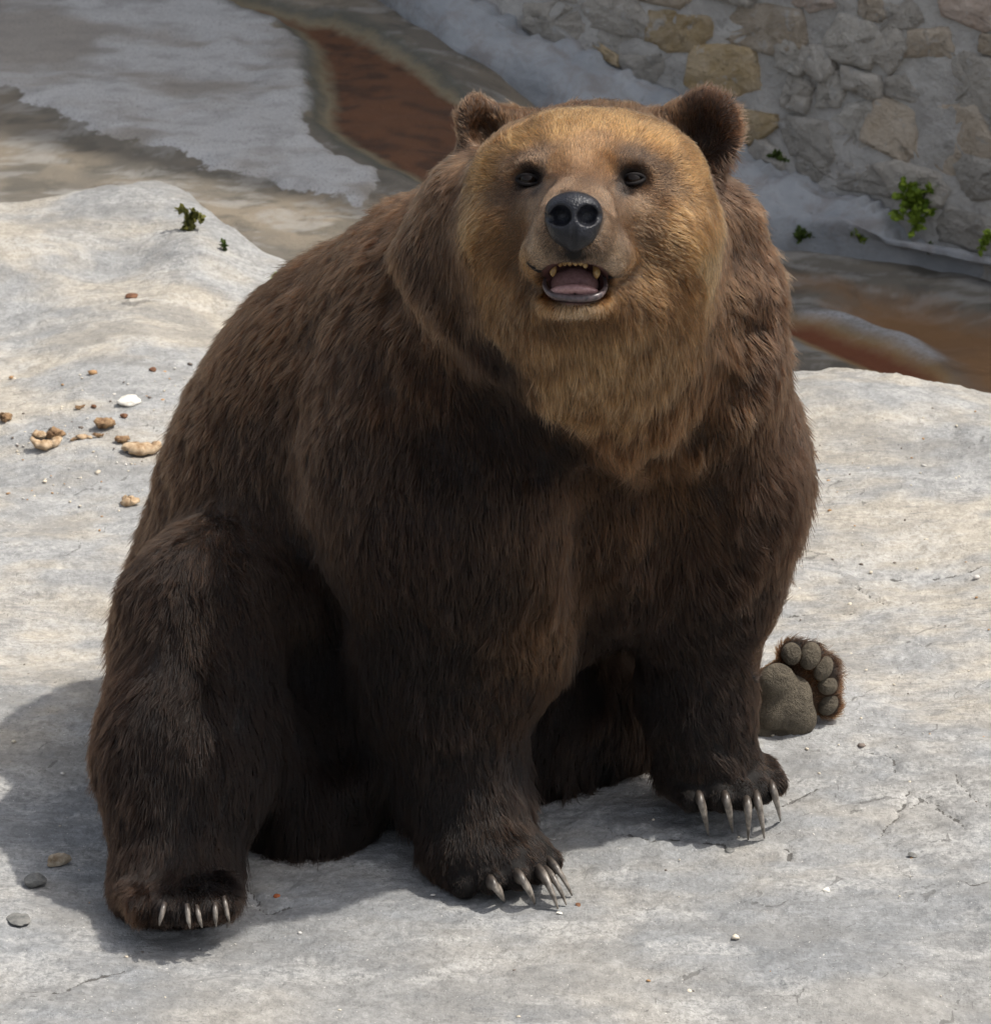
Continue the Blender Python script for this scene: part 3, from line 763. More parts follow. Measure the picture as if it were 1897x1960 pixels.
# px, py, comb direction in the picture, hair length (cm), lift, colour
FURMAP = [
 (1130, 230, 0, -1, 1.8, .5, GOLD), (1070, 235, -.2, -1, 1.8, .5, GOLD), (1190, 235, .2, -1, 1.8, .5, GOLD), (1000, 258, -.6, -.8, 2.0, .5, GOLD), (1260, 255, .6, -.8, 2.0, .5, GOLD), (920, 320, -.9, -.3, 2.0, .5, (.25, .14, .06)), (1340, 330, .9, -.3, 2.0, .5, (.26, .145, .062)),
 (1130, 196, 0, -1, 2.0, .7, (.11, .065, .036)), (1070, 196, 0, -1, 2.0, .7, (.12, .07, .04)), (1190, 198, 0, -1, 2.0, .7, (.11, .065, .036)), (1287, 215, -.2, -1, 2.0, .7, (.10, .058, .033)), (985, 212, -.2, -1, 2.0, .7, (.13, .075, .042)), (1010, 200, -.2, -1, 2.2, .7, (.14, .08, .045)), (1250, 205, .2, -1, 2.2, .7, (.12, .07, .04)),
 (1111, 300, 0, -1, 1.2, .4, (.19, .115, .065)), (1140, 265, .1, -1, 1.4, .4, (.19, .112, .06)), (1060, 310, -.3, -.9, 1.2, .4, FACE), (1165, 310, .3, -.9, 1.2, .4, FACE),
 (1105, 350, 0, -1, .8, .3, MUZZ), (1075, 365, -.3, -.8, .7, .3, MUZZ), (1140, 365, .3, -.8, .7, .3, MUZZ), (1040, 420, -1, -.1, .9, .3, MUZZ), (1165, 425, 1, -.1, .9, .3, MUZZ),
 (1050, 465, -.9, .3, .9, .3, MUZZ), (1150, 470, .9, .3, .9, .3, MUZZ), (1070, 480, -.6, .8, .8, .3, MUZZ), (1125, 482, .6, .8, .8, .3, MUZZ), (1026, 488, -.8, .4, .9, .3, LIP), (1184, 497, .8, .4, .9, .3, LIP), (1098, 488, 0, 1, .9, .45, (.025, .021, .021)), (1078, 489, -.2, 1, .9, .45, (.05, .04, .035)), (1120, 491, .2, 1, .9, .45, (.05, .04, .035)), (1056, 494, -.3, 1, .8, .4, (.13, .095, .07)), (1142, 498, .3, 1, .8, .4, (.13, .095, .07)),
 (1010, 378, -.8, .5, .9, .3, (.15, .095, .06)), (1212, 378, .8, .5, .9, .3, (.15, .095, .06)), (985, 343, -1, 0, .9, .3, (.18, .10, .055)), (1238, 343, 1, 0, .9, .3, (.18, .10, .055)), (1018, 318, -.3, -1, .7, .4, (.16, .10, .065)), (1204, 318, .3, -1, .7, .4, (.16, .10, .065)),
 (1018, 328, -.3, -1, .4, .4, (.045, .032, .028)), (1204, 328, .3, -1, .4, .4, (.045, .032, .028)), (1018, 361, -.3, 1, .4, .4, (.04, .03, .027)), (1204, 361, .3, 1, .4, .4, (.04, .03, .027)), (995, 344, -.9, .2, .4, .4, (.06, .04, .03)), (1227, 344, .9, .2, .4, .4, (.06, .04, .03)),
 (985, 420, -.9, .3, 1.4, .35, (.12, .07, .038)), (1230, 420, .9, .3, 1.4, .35, (.13, .075, .04)),
 (905, 420, -.8, .5, 2.4, .5, (.20, .11, .047)), (940, 440, -.85, .4, 2.0, .45, (.135, .075, .034)), (1320, 420, .9, .35, 2.4, .45, (.24, .13, .055)), (950, 540, -.6, .8, 4.2, .5, FACE), (1280, 530, .7, .6, 4.0, .5, FACE), (1330, 560, .6, .75, 4.5, .5, FACE), (1360, 430, .6, .7, 3.4, .5, (.24, .125, .05)), (1373, 500, .4, .85, 4.2, .5, (.33, .21, .11)),  # right cheek rows paler than the left: sunlit side painted into the coat
 (1000, 510, -.8, .5, 2.0, .4, FACE), (1215, 515, .8, .5, 2.0, .4, FACE), (1100, 590, 0, 1, 2.2, .4, (.30, .20, .12)), (1040, 575, -.3, 1, 2.4, .4, FACE), (1170, 580, .3, 1, 2.4, .4, FACE),
 (1050, 660, -.1, 1, 6.5, .4, (.15, .088, .045)), (1160, 660, .1, 1, 6.5, .4, BIB), (1160, 760, 0, 1, 7.5, .45, BIB), (1250, 700, .35, .95, 6.5, .45, (.16, .098, .052)), (1150, 850, 0, 1, 8.5, .5, (.17, .10, .054)), (1250, 820, .1, 1, 8, .45, (.125, .076, .042)), (980, 620, -.3, 1, 6, .45, (.115, .068, .035)),
 (1110, 740, -.05, 1, 7, .45, BIB), (1120, 820, 0, 1, 7.5, .45, BIB), (1210, 810, .1, 1, 7.5, .45, BIB), (940, 690, .2, 1, 5, .4, (.03, .019, .013)), (1000, 800, .2, 1, 5, .4, (.026, .017, .012)), (1070, 880, .2, 1, 5.5, .4, (.03, .019, .013)), (862, 360, -.4, .9, 4.5, .5, (.10, .06, .037)), (868, 470, -.3, .95, 5, .5, (.085, .05, .03)), (1392, 470, .4, .9, 4.5, .5, (.14, .083, .05)),  # near-black rows left of the bib paint in the shadow under the ruff
 (850, 420, -.35, .95, 5, .5, (.11, .068, .042)), (870, 560, -.1, 1, 6, .5, (.085, .052, .031)), (900, 690, .3, .95, 6, .5, (.055, .034, .022)), (780, 560, -.35, .95, 5.5, .55, (.08, .05, .032)), (790, 700, -.1, 1, 5.5, .5, BROWN), (1000, 790, .3, 1, 6, .4, (.035, .022, .016)),
 (1400, 560, .45, .9, 5, .55, (.13, .078, .046)), (1440, 520, .5, .9, 4.5, .55, (.11, .068, .045)), (1390, 700, .3, .95, 6, .5, (.115, .07, .04)), (1480, 680, .5, .85, 4.5, .55, (.105, .066, .045)),
 (760, 420, -.85, .1, 4.5, .6, (.12, .07, .042)), (690, 520, -.7, .6, 4.5, .55, (.095, .058, .035)), (560, 620, -.6, .7, 4.5, .55, BROWN), (450, 740, -.5, .85, 4.5, .5, BROWN), (620, 720, -.35, .95, 5, .5, (.07, .044, .029)), (350, 880, -.35, .95, 4.5, .5, (.075, .046, .029)), (500, 880, -.15, 1, 5, .45, (.062, .041, .029)), (650, 900, -.05, 1, 5, .45, (.056, .037, .026)), (760, 1050, .05, 1, 5.5, .45, DARK),
 (480, 1010, .15, 1, 5, .45, (.064, .045, .034)), (560, 1120, .2, 1, 5, .45, (.055, .04, .032)), (640, 1300, .15, 1, 6, .4, BLK), (700, 1500, .05, 1, 7, .4, BLK),
 (290, 1010, -.3, 1, 4.5, .5, (.055, .035, .024)), (380, 1030, .1, 1, 4.5, .45, (.05, .032, .022)), (260, 1150, -.35, .95, 4.5, .5, (.046, .029, .02)), (400, 1180, .2, 1, 5, .4, (.036, .023, .016)), (215, 1320, -.4, .9, 5, .55, (.042, .025, .017)), (330, 1350, -.05, 1, 5.5, .45, (.029, .019, .0145)), (480, 1350, .2, 1, 6, .4, BLK), (600, 1560, .05, 1, 9, .4, BLK), (500, 1560, .05, 1, 7, .4, BLK), (240, 1550, -.25, 1, 4.5, .5, (.03, .019, .014)), (350, 1560, 0, 1, 4.5, .45, BLK), (300, 1660, -.1, 1, 3.2, .4, (.034, .021, .015)), (400, 1680, .1, 1, 3, .4, BLK), (235, 1740, -.3, .9, 2.2, .45, (.05, .028, .017)), (320, 1740, 0, 1, 2.0, .35, (.026, .018, .015)), (420, 1735, .1, 1, 2.0, .35, (.03, .02, .016)),
 (840, 880, -.05, 1, 5.5, .45, (.044, .029, .02)), (960, 930, .1, 1, 6, .45, (.05, .033, .022)), (1080, 960, .1, 1, 6.5, .4, (.082, .052, .033)), (1090, 1100, .12, 1, 6, .4, (.074, .048, .031)), (900, 1150, .05, 1, 6, .45, (.033, .0225, .017)), (1060, 1230, .25, 1, 6, .45, (.085, .054, .032)), (980, 1350, .2, 1, 5, .45, (.05, .031, .021)), (800, 1280, -.1, 1, 6, .45, BLK), (870, 1420, .05, 1, 5, .45, (.027, .0185, .0145)), (860, 1560, 0, 1, 3.6, .4, (.024, .017, .0135)), (930, 1560, .2, 1, 3.2, .4, (.032, .022, .017)), (820, 1660, -.1, 1, 2.4, .4, (.032, .02, .014)), (930, 1640, .3, .95, 2.4, .35, BLK), (1020, 1640, .6, .8, 2, .35, (.03, .02, .015)), (960, 1686, .3, 1, .8, .3, BLK), (1040, 1660, .4, 1, .8, .3, BLK), (900, 1692, .1, 1, .9, .3, BLK),
 (1290, 900, .05, 1, 7, .45, (.105, .063, .033)), (1200, 960, .1, 1, 7, .4, (.085, .052, .03)), (1400, 920, .25, .95, 6.5, .5, (.07, .044, .029)), (1510, 850, .6, .8, 5, .6, (.082, .053, .038)), (1500, 1000, .5, .9, 5.5, .55, (.06, .038, .027)), (1290, 1080, .1, 1, 7, .45, (.055, .034, .022)), (1400, 1100, .35, .95, 7, .5, (.052, .032, .021)), (1230, 1200, .05, 1, 6, .45, (.035, .022, .016)), (1340, 1220, .15, 1, 5.5, .45, (.03, .02, .0155)), (1430, 1180, .5, .9, 5, .5, (.036, .024, .018)), (1415, 1250, .6, .85, 5, .6, (.034, .022, .017)), (1415, 1310, .6, .85, 4.5, .6, (.03, .02, .015)), (1412, 1380, .6, .8, 4, .55, (.028, .019, .015)), (1300, 1360, .05, 1, 4, .4, BLK), (1400, 1360, .35, .95, 3.5, .4, BLK), (1310, 1470, .05, 1, 2.6, .4, (.03, .02, .014)), (1400, 1450, .5, .8, 2.4, .35, (.025, .0175, .014)), (1470, 1480, .7, .7, 1.8, .35, (.03, .02, .015)), (1400, 1518, .3, 1, .8, .3, BLK), (1345, 1524, .1, 1, .8, .3, BLK), (1460, 1512, .4, 1, .8, .3, BLK),
 (1050, 1440, .05, 1, 7, .4, BLK), (1150, 1400, .05, 1, 6, .4, BLK), (1000, 1500, 0, 1, 6, .4, BLK),
 (1475, 1252, -.2, -1, 3.0, .6, (.05, .032, .022)), (1540, 1225, .5, -.9, 4.2, .7, (.03, .021, .016)), (1605, 1270, .9, -.4, 3.3, .6, (.05, .032, .022)), (1618, 1340, 1, .1, 2.2, .6, (.10, .055, .03)), (1575, 1398, .8, .6, 2.2, .5, RUST), (1545, 1300, .5, -.5, 1.3, .9, RUST), (1560, 1330, .6, -.3, 1.3, .9, (.13, .07, .035)), (1520, 1285, .3, -.8, 1.3, .9, (.12, .065, .035)),
 (925, 190, -.1, -1, 1.8, .6, (.15, .095, .065)), (905, 240, -.6, -.3, 2, .6, (.12, .075, .05)), (950, 250, .5, -.5, 2, .6, (.17, .10, .055)), (1345, 175, .1, -1, 2, .6, (.10, .062, .045)), (1400, 240, .9, -.2, 2, .6, (.115, .07, .048)), (1290, 230, -.5, -.8, 2, .6, (.12, .07, .042)), (1345, 260, .2, -1, 2.4, .5, (.055, .033, .023)), (1380, 320, .6, .5, 2.5, .6, (.085, .053, .038)),
]
_rows = []
for (px, py, dx, dy, L, lift, colr) in FURMAP:
    q = surf(px, py); dr = RIGHT * dx - UP * dy
    lum = sum(colr) / 3                                    # the dark coat is darker still, the head stays warm
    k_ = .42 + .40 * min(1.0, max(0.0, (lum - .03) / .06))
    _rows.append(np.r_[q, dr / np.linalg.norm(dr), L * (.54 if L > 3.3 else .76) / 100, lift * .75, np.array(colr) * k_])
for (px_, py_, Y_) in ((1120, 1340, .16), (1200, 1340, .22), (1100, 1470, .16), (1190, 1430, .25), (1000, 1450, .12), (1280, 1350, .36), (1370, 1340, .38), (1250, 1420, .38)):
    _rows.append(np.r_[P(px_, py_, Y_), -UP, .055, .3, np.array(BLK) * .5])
for (px_, py_) in ((1452, 1310), (1462, 1285)):
    _rows.append(np.r_[P(px_, py_, .395), -RIGHT * .7 + UP * .3, .012, .5, np.array(RUST) * .8])
# the sides that the viewer does not see: combed back and down
for q, dr, L, colr in (((-.3, .75, .6), (-.2, .4, -1), .05, BROWN), ((.1, .55, .8), (.1, .5, -1), .05, BROWN), ((.1, .7, .3), (0, .3, -1), .06, DARK), ((-.5, .6, .3), (-.4, .3, -1), .05, DARK), ((.5, .4, .7), (.6, .2, -1), .05, BROWN), ((0.15, .35, 1.2), (0, 1, -.4), .04, BROWN)):
    _rows.append(np.r_[q, np.array(dr) / np.linalg.norm(dr), L, .5, colr])
FM = np.array(_rows)
def furfield(p):
    out = np.empty((len(p), 8))
    for a in range(0, len(p), 20000):
        q = p[a:a + 20000]
        d2 = ((q[:, None, :] - FM[None, :, :3]) ** 2).sum(-1) + 2e-5
        w = d2 ** -2.4; w /= w.sum(1, keepdims=True)
        out[a:a + 20000] = w @ FM[:, 3:]
    return out

# ------------------------------------------------------------------ bear: parts
bear = thing('brown_bear', 'large shaggy brown bear sitting on the concrete with its mouth open', 'bear', (0, 0, 0))
def skin_material():
    t = NT('bear_skin')
    n = t.noise(pos_node(t), 120, 4, .6)
    c = t.mix(t.ramp(n, [(.3, 0.0), (.7, 1.0)]), t.mix(1.0, t.attr('skin', 'Color'), (.75, .75, .75), 'MULTIPLY'), t.attr('skin', 'Color'))
    t.principled(c, .7, .2, bump=n, bump_strength=.3, bump_dist=.002); return t.m
MOUTH = np.array([Hx(1100, 522, .10)])
def in_mouth(p, g=1.0):
    q = p - Hx(1099, 528, .10)
    L = np.stack([q @ HB[i] for i in range(3)], 1) / (np.array([.050, .035, .085]) * g)
    return (L ** 2).sum(1) < 1
vf = furfield(BV)
skin = vf[:, 5:8] * .45
mm = in_mouth(BV, 1.0)
skin[mm] = (.10, .045, .042)
body = new_mesh('body', BV, BQ, skin_material(), bear)
add_attr(body, 'skin', skin)

def fieldmesh(name, center, size, h, fn, mat, parent, smooth_n=2):
    F = Field(np.asarray(center) - size, np.asarray(center) + size, h); fn(F)
    v, q = F.mesh(smooth_n)
    return new_mesh(name, v, q, mat, parent)
# nose
t = NT('nose_leather'); n = t.noise(pos_node(t), 420, 4, .6)
vo = t.n('ShaderNodeTexVoronoi'); vo.inputs['Scale'].default_value = 330; t.l(pos_node(t), vo.inputs['Vector'])
c = t.mix(t.ramp(t.noise(pos_node(t), 45, 5, .6), [(.4, 0.0), (.65, 1.0)]), (.006, .0065, .009), (.017, .018, .024))
t.principled(c, .36, .34, bump=t.math('ADD', vo.outputs['Distance'], n), bump_strength=.5, bump_dist=.0016); M_NOSE = t.m
NW = surf_w(1096, 425) + .010
def nose_fn(F):
    F.ell(Hx(1095, 408, NW - .012), (.039, .026, .030), HB, k=.012)
    for sx in (-1, 1):
        F.ell(Hx(1096 + sx * 26, 423, NW - .012), (.020, .025, .028), HB, k=.010)
        F.ell(Hx(1096 + sx * 16, 449, NW - .010), (.020, .018, .022), HB, k=.010)
    F.ell(Hx(1096, 440, NW - .008), (.026, .030, .027), HB, k=.012)
    F.ell(Hx(1096, 466, NW - .013), (.012, .014, .018), HB, k=.010)
    for sx in (-1, 1):
        F.ell(Hx(1096 + sx * 24, 421, NW + .015), (.0160, .0150, .024), rotb(HB, roll=sx * 20), k=.005, mode='sub')
        F.cone(Hx(1096 + sx * 34, 430, NW + .014), Hx(1096 + sx * 50, 420, NW - .004), .0060, .0045, k=.005, mode='sub')
    F.cone(Hx(1096, 440, NW + .0215), Hx(1096, 474, NW + .008), .0020, .0030, k=.007, mode='sub')
fieldmesh('nose', Hx(1096, 430, NW - .01), np.array([.07, .075, .075]), .0018, nose_fn, M_NOSE, bear)
# eyes
t = NT('eye'); oc = obj_coord(t)
t.principled((.008, .005, .0035), .06, .22); M_EYE = t.m
t = NT('eyelid_skin'); t.principled((.010, .008, .008), .75, .2, bump=t.noise(pos_node(t), 300, 3), bump_strength=.3, bump_dist=.001); M_LID = t.m
for sx, ex in ((-1, 1018), (1, 1204)):
    ew = surf_w(ex, 343)
    c0 = Hx(ex, 343, ew + .0015)
    bm = bmesh.new(); bmesh.ops.create_uvsphere(bm, u_segments=24, v_segments=16, radius=.0135)
    v = np.array([x.co[:] for x in bm.verts]) + c0; f = [[x.index for x in y.verts] for y in bm.faces]; bm.free()
    new_mesh('eye', v, f, M_EYE, bear)
    pts, N = [], 28
    for k in range(N + 1):
        a = 2 * math.pi * k / N; ca, sa = math.cos(a), math.sin(a)
        yy = (.0072 if sa > 0 else .0068) * sa * (1 - .25 * abs(ca) ** 3) + sx * .0015 * ca
        pts.append(c0 + HB[0] * (.0175 * ca) + HB[1] * (yy - .001) + HB[2] * (.0110 - .009 * ca * ca - .001 * abs(sa)))
    v, f = tube(pts, [.0028] * len(pts), 8, 1.0, HB[2])
    new_mesh('eyelid', v, f[:-2], M_LID, bear)
# mouth: lower lip, tongue, teeth
t = NT('lip_skin'); n = t.noise(pos_node(t), 160, 4, .6)
t.principled(t.mix(t.ramp(n, [(.35, 0.0), (.65, 1.0)]), (.035, .028, .03), (.12, .085, .085)), .34, .5, bump=n, bump_strength=.3, bump_dist=.001); M_LIP = t.m
t = NT('tongue'); n = t.noise(pos_node(t), 200, 4, .6)
t.principled(t.mix(t.ramp(n, [(.35, 0.0), (.65, 1.0)]), (.24, .13, .125), (.36, .21, .20)), .4, .5, bump=n, bump_strength=.4, bump_dist=.0015); M_TONGUE = t.m
t = NT('old_tooth'); n = t.noise(pos_node(t), 150, 3)
t.principled(t.mix(t.ramp(n, [(.35, 0.0), (.65, 1.0)]), (.30, .15, .045), (.48, .33, .14)), .35, .5); M_TOOTH = t.m
LW = surf_w(1100, 566)
def spline(pl, n):
    pl = np.array(pl, float); q = np.vstack([2 * pl[0] - pl[1], pl, 2 * pl[-1] - pl[-2]]); out = []
    for t_ in np.linspace(0, len(pl) - 1 - 1e-6, n):
        i = int(t_); u = t_ - i; a, b, c2, d = q[i:i + 4]
        out.append(.5 * (2 * b + (c2 - a) * u + (2 * a - 5 * b + 4 * c2 - d) * u * u + (3 * b - a - 3 * c2 + d) * u ** 3))
    return np.array(out)
lp = spline([(1053, 505, -.055, .003), (1047, 520, -.044, .0026), (1047, 538, -.026, .0036), (1060, 553, -.008, .0054), (1080, 558, .000, .0060), (1100, 560, .002, .0060), (1121, 559, .000, .0058), (1141, 554, -.008, .0054), (1153, 540, -.026, .0036), (1153, 524, -.044, .0026), (1148, 510, -.055, .003)], 60)
v, f = tube([Hx(a[0], a[1], LW + a[2]) for a in lp], [a[3] for a in lp], 12)
new_mesh('lower_lip', v, f, M_LIP, bear)
for pl in (((1010, 486), (1018, 497), (1028, 506), (1040, 512)), ((1200, 498), (1192, 508), (1178, 517), (1160, 521))):
    pts = [Hx(x, y, surf_w(x, y) + (.003 if x < 1100 else .009)) for x, y in pl]
    v, f = tube(pts, [.0015, .0032, .0036, .0036], 8); new_mesh('mouth_corner', v, f, M_LID, bear)
def tongue_fn(F):
    F.ell(Hx(1099, 553, LW - .035), (.040, .014, .045), rotb(HB, pitch=-14), k=.01)
    F.ell(Hx(1099, 532, LW - .070), (.037, .027, .03), HB, k=.012)
    F.cone(Hx(1099, 556, LW + .01), Hx(1099, 535, LW - .05), .002, .002, k=.004, mode='sub')
fieldmesh('tongue', Hx(1099, 545, LW - .05), np.array([.06, .07, .08]), .0022, tongue_fn, M_TONGUE, bear)
for k, (tx, ty, ln, r) in enumerate(((1061, 503, .013, .0056), (1074, 497, .004, .0040), (1082, 496, .0035, .0042), (1091, 496, .004, .0046), (1101, 496, .0042, .0046), (1110, 497, .003, .0042), (1118, 499, .005, .0040), (1138, 508, .012, .0055))):
    w0 = LW - .012 - .00055 * abs(tx - 1099)
    top = Hx(tx, ty - 6, w0)
    v, f = tube([top, top - HB[1] * (ln * .4 + .005), top - HB[1] * (ln * .8 + .005) + HB[2] * .001, top - HB[1] * (ln + .006)], [r, r * 1.05, r * .75, r * .25], 8)
    new_mesh('tooth', v, f, M_TOOTH, bear)
# claws
t = NT('claw_horn'); p_ = pos_node(t); n = t.noise(p_, 90, 5, .6)
hc = t.mix(t.ramp(n, [(.35, 0.0), (.68, 1.0)]), (.085, .072, .06), (.30, .265, .225))
hc = t.mix(t.ramp(t.attr('horn'), [(.18, 0.0), (.55, 1.0)]), (.045, .036, .03), hc)
t.principled(hc, .35, .5, bump=t.noise(p_, 260, 3), bump_strength=.25, bump_dist=.001); M_CLAW = t.m
def claw(bx, by, tx, ty, back, r=.0125):
    tip = G(tx, ty, .003); tip[2] += float(ground_z(tip[0], tip[1]))
    sk = surf(bx, by)
    p0 = sk + FWD * .016
    out = np.array([(tx - bx) / 1187.5 * .3, -1.0, 0]); out /= np.linalg.norm(out)
    # keep the horn in front of the toe all the way down
    ctrl = sk + out * .036 + np.array([(tx - bx) / 1187.5 * .5, 0, .014])
    tip = tip.copy()
    side = np.cross(tip - p0, [0, 0, 1.0]) if abs((tip - p0)[0]) + abs((tip - p0)[1]) > .01 else np.array([1.0, 0, 0]); side /= np.linalg.norm(side)
    side = side * .4 + np.array([1.0, .2, 0]); side /= np.linalg.norm(side)
    pts = [p0 * (1 - u) ** 2 + 2 * u * (1 - u) * ctrl + tip * u * u for u in np.linspace(0, 1, 16)]
    rad = [r * (1.0 - .80 * u ** 2.0) for u in np.linspace(0, 1, 16)]
    v, f = tube(pts, rad, 10, .62, side)
    o = new_mesh('claw', v, f, M_CLAW, bear); add_attr(o, 'horn', np.repeat(np.linspace(0, 1, 16), 10)); return o
CLAWS = [claw(933, 1682, 966, 1727, .05), claw(985, 1668, 1024, 1730, .055), claw(1033, 1672, 1068, 1740, .055), claw(1042, 1660, 1084, 1732, .055, .0105), claw(1055, 1650, 1095, 1714, .05, .0105),
    claw(1342, 1522, 1356, 1597, .055, .0125), claw(1392, 1520, 1402, 1592, .055, .0125), claw(1425, 1530, 1432, 1606, .055, .0125), claw(1455, 1530, 1463, 1604, .055, .0125), claw(1484, 1508, 1494, 1572, .05, .0115)]
for bx, by, tx, ty in ((306, 1742, 305, 1772), (366, 1750, 364, 1778), (388, 1750, 387, 1776), (416, 1746, 414, 1774), (440, 1735, 440, 1768)):
    b_ = surf(bx, by); d_ = P(tx, ty, b_[1] - .014)
    pts = [b_ + (b_ - d_) * .4, b_ + np.array([0, -.004, .001]), (b_ + d_) / 2 + np.array([0, -.008, .003]), d_]
    v, f = tube(pts, [.006, .0062, .005, .0015], 9, .7, (1, 0, 0)); CLAWS.append(new_mesh('claw', v, f, M_CLAW, bear)); add_attr(CLAWS[-1], 'horn', np.repeat(np.array([0, .4, .8, 1.0]), 9))
# sole of the far hind foot
t = NT('pad_leather'); p_ = pos_node(t); n = t.noise(p_, 24, 6, .65, 1.2); n2 = t.math('ADD', t.noise(p_, 330, 4, .7), t.math('MULTIPLY', t.math('ABSOLUTE', t.math('SUBTRACT', t.noise(p_, 55, 4, .6, 1.5), .5)), 2.2))
c = t.mix(t.ramp(n, [(.35, 0.0), (.65, 1.0)]), (.07, .058, .042), (.15, .125, .09))
c = t.mix(t.ramp(n2, [(.30, 0.0), (.62, 1.0)]), t.mix(1.0, c, (.55, .53, .50), 'MULTIPLY'), c)
t.principled(c, .75, .25, bump=t.math('ADD', n2, t.math('MULTIPLY', n, 3)), bump_strength=.8, bump_dist=.004); M_PAD = t.m
PADW = surf(1490, 1345)
def padP(px, py, off):
    q = P(px, py, PADW[1]); return q - FWD * off
def pad_fn(F):
    b = rotb(CAMB, roll=-38, yaw=-8)
    F.ell(padP(1500, 1345, .004), (.040, .053, .020), rotb(CAMB, roll=-50), k=.02)
    F.ell(padP(1532, 1375, .003), (.028, .030, .018), CAMB, k=.02)
    F.ell(padP(1485, 1300, .003), (.030, .026, .018), rotb(CAMB, roll=30), k=.02)
    F.ell(padP(1460, 1394, .002), (.028, .036, .018), rotb(CAMB, roll=-20), k=.005)
    F.ell(padP(1512, 1398, .001), (.034, .022, .018), rotb(CAMB, roll=12), k=.006)
fieldmesh('foot_pad', padP(1500, 1355, .0), np.array([.11, .06, .11]), .0025, pad_fn, M_PAD, bear)
for (x, y), (rx, ry, rl) in zip(TOEPAD, ((.020, .021, 0), (.021, .026, -15), (.018, .024, -25), (.020, .018, -20), (.019, .022, -30))):
    b = rotb(CAMB, roll=rl)
    q0 = surf(x, y)
    c0 = P(x, y, q0[1] + .002)
    fieldmesh('toe_pad', c0, np.array([.04, .04, .04]), .002, lambda F: F.ell(c0 + FWD * .003, (rx * .86, ry * .92, .014), b, k=.01), M_PAD, bear)

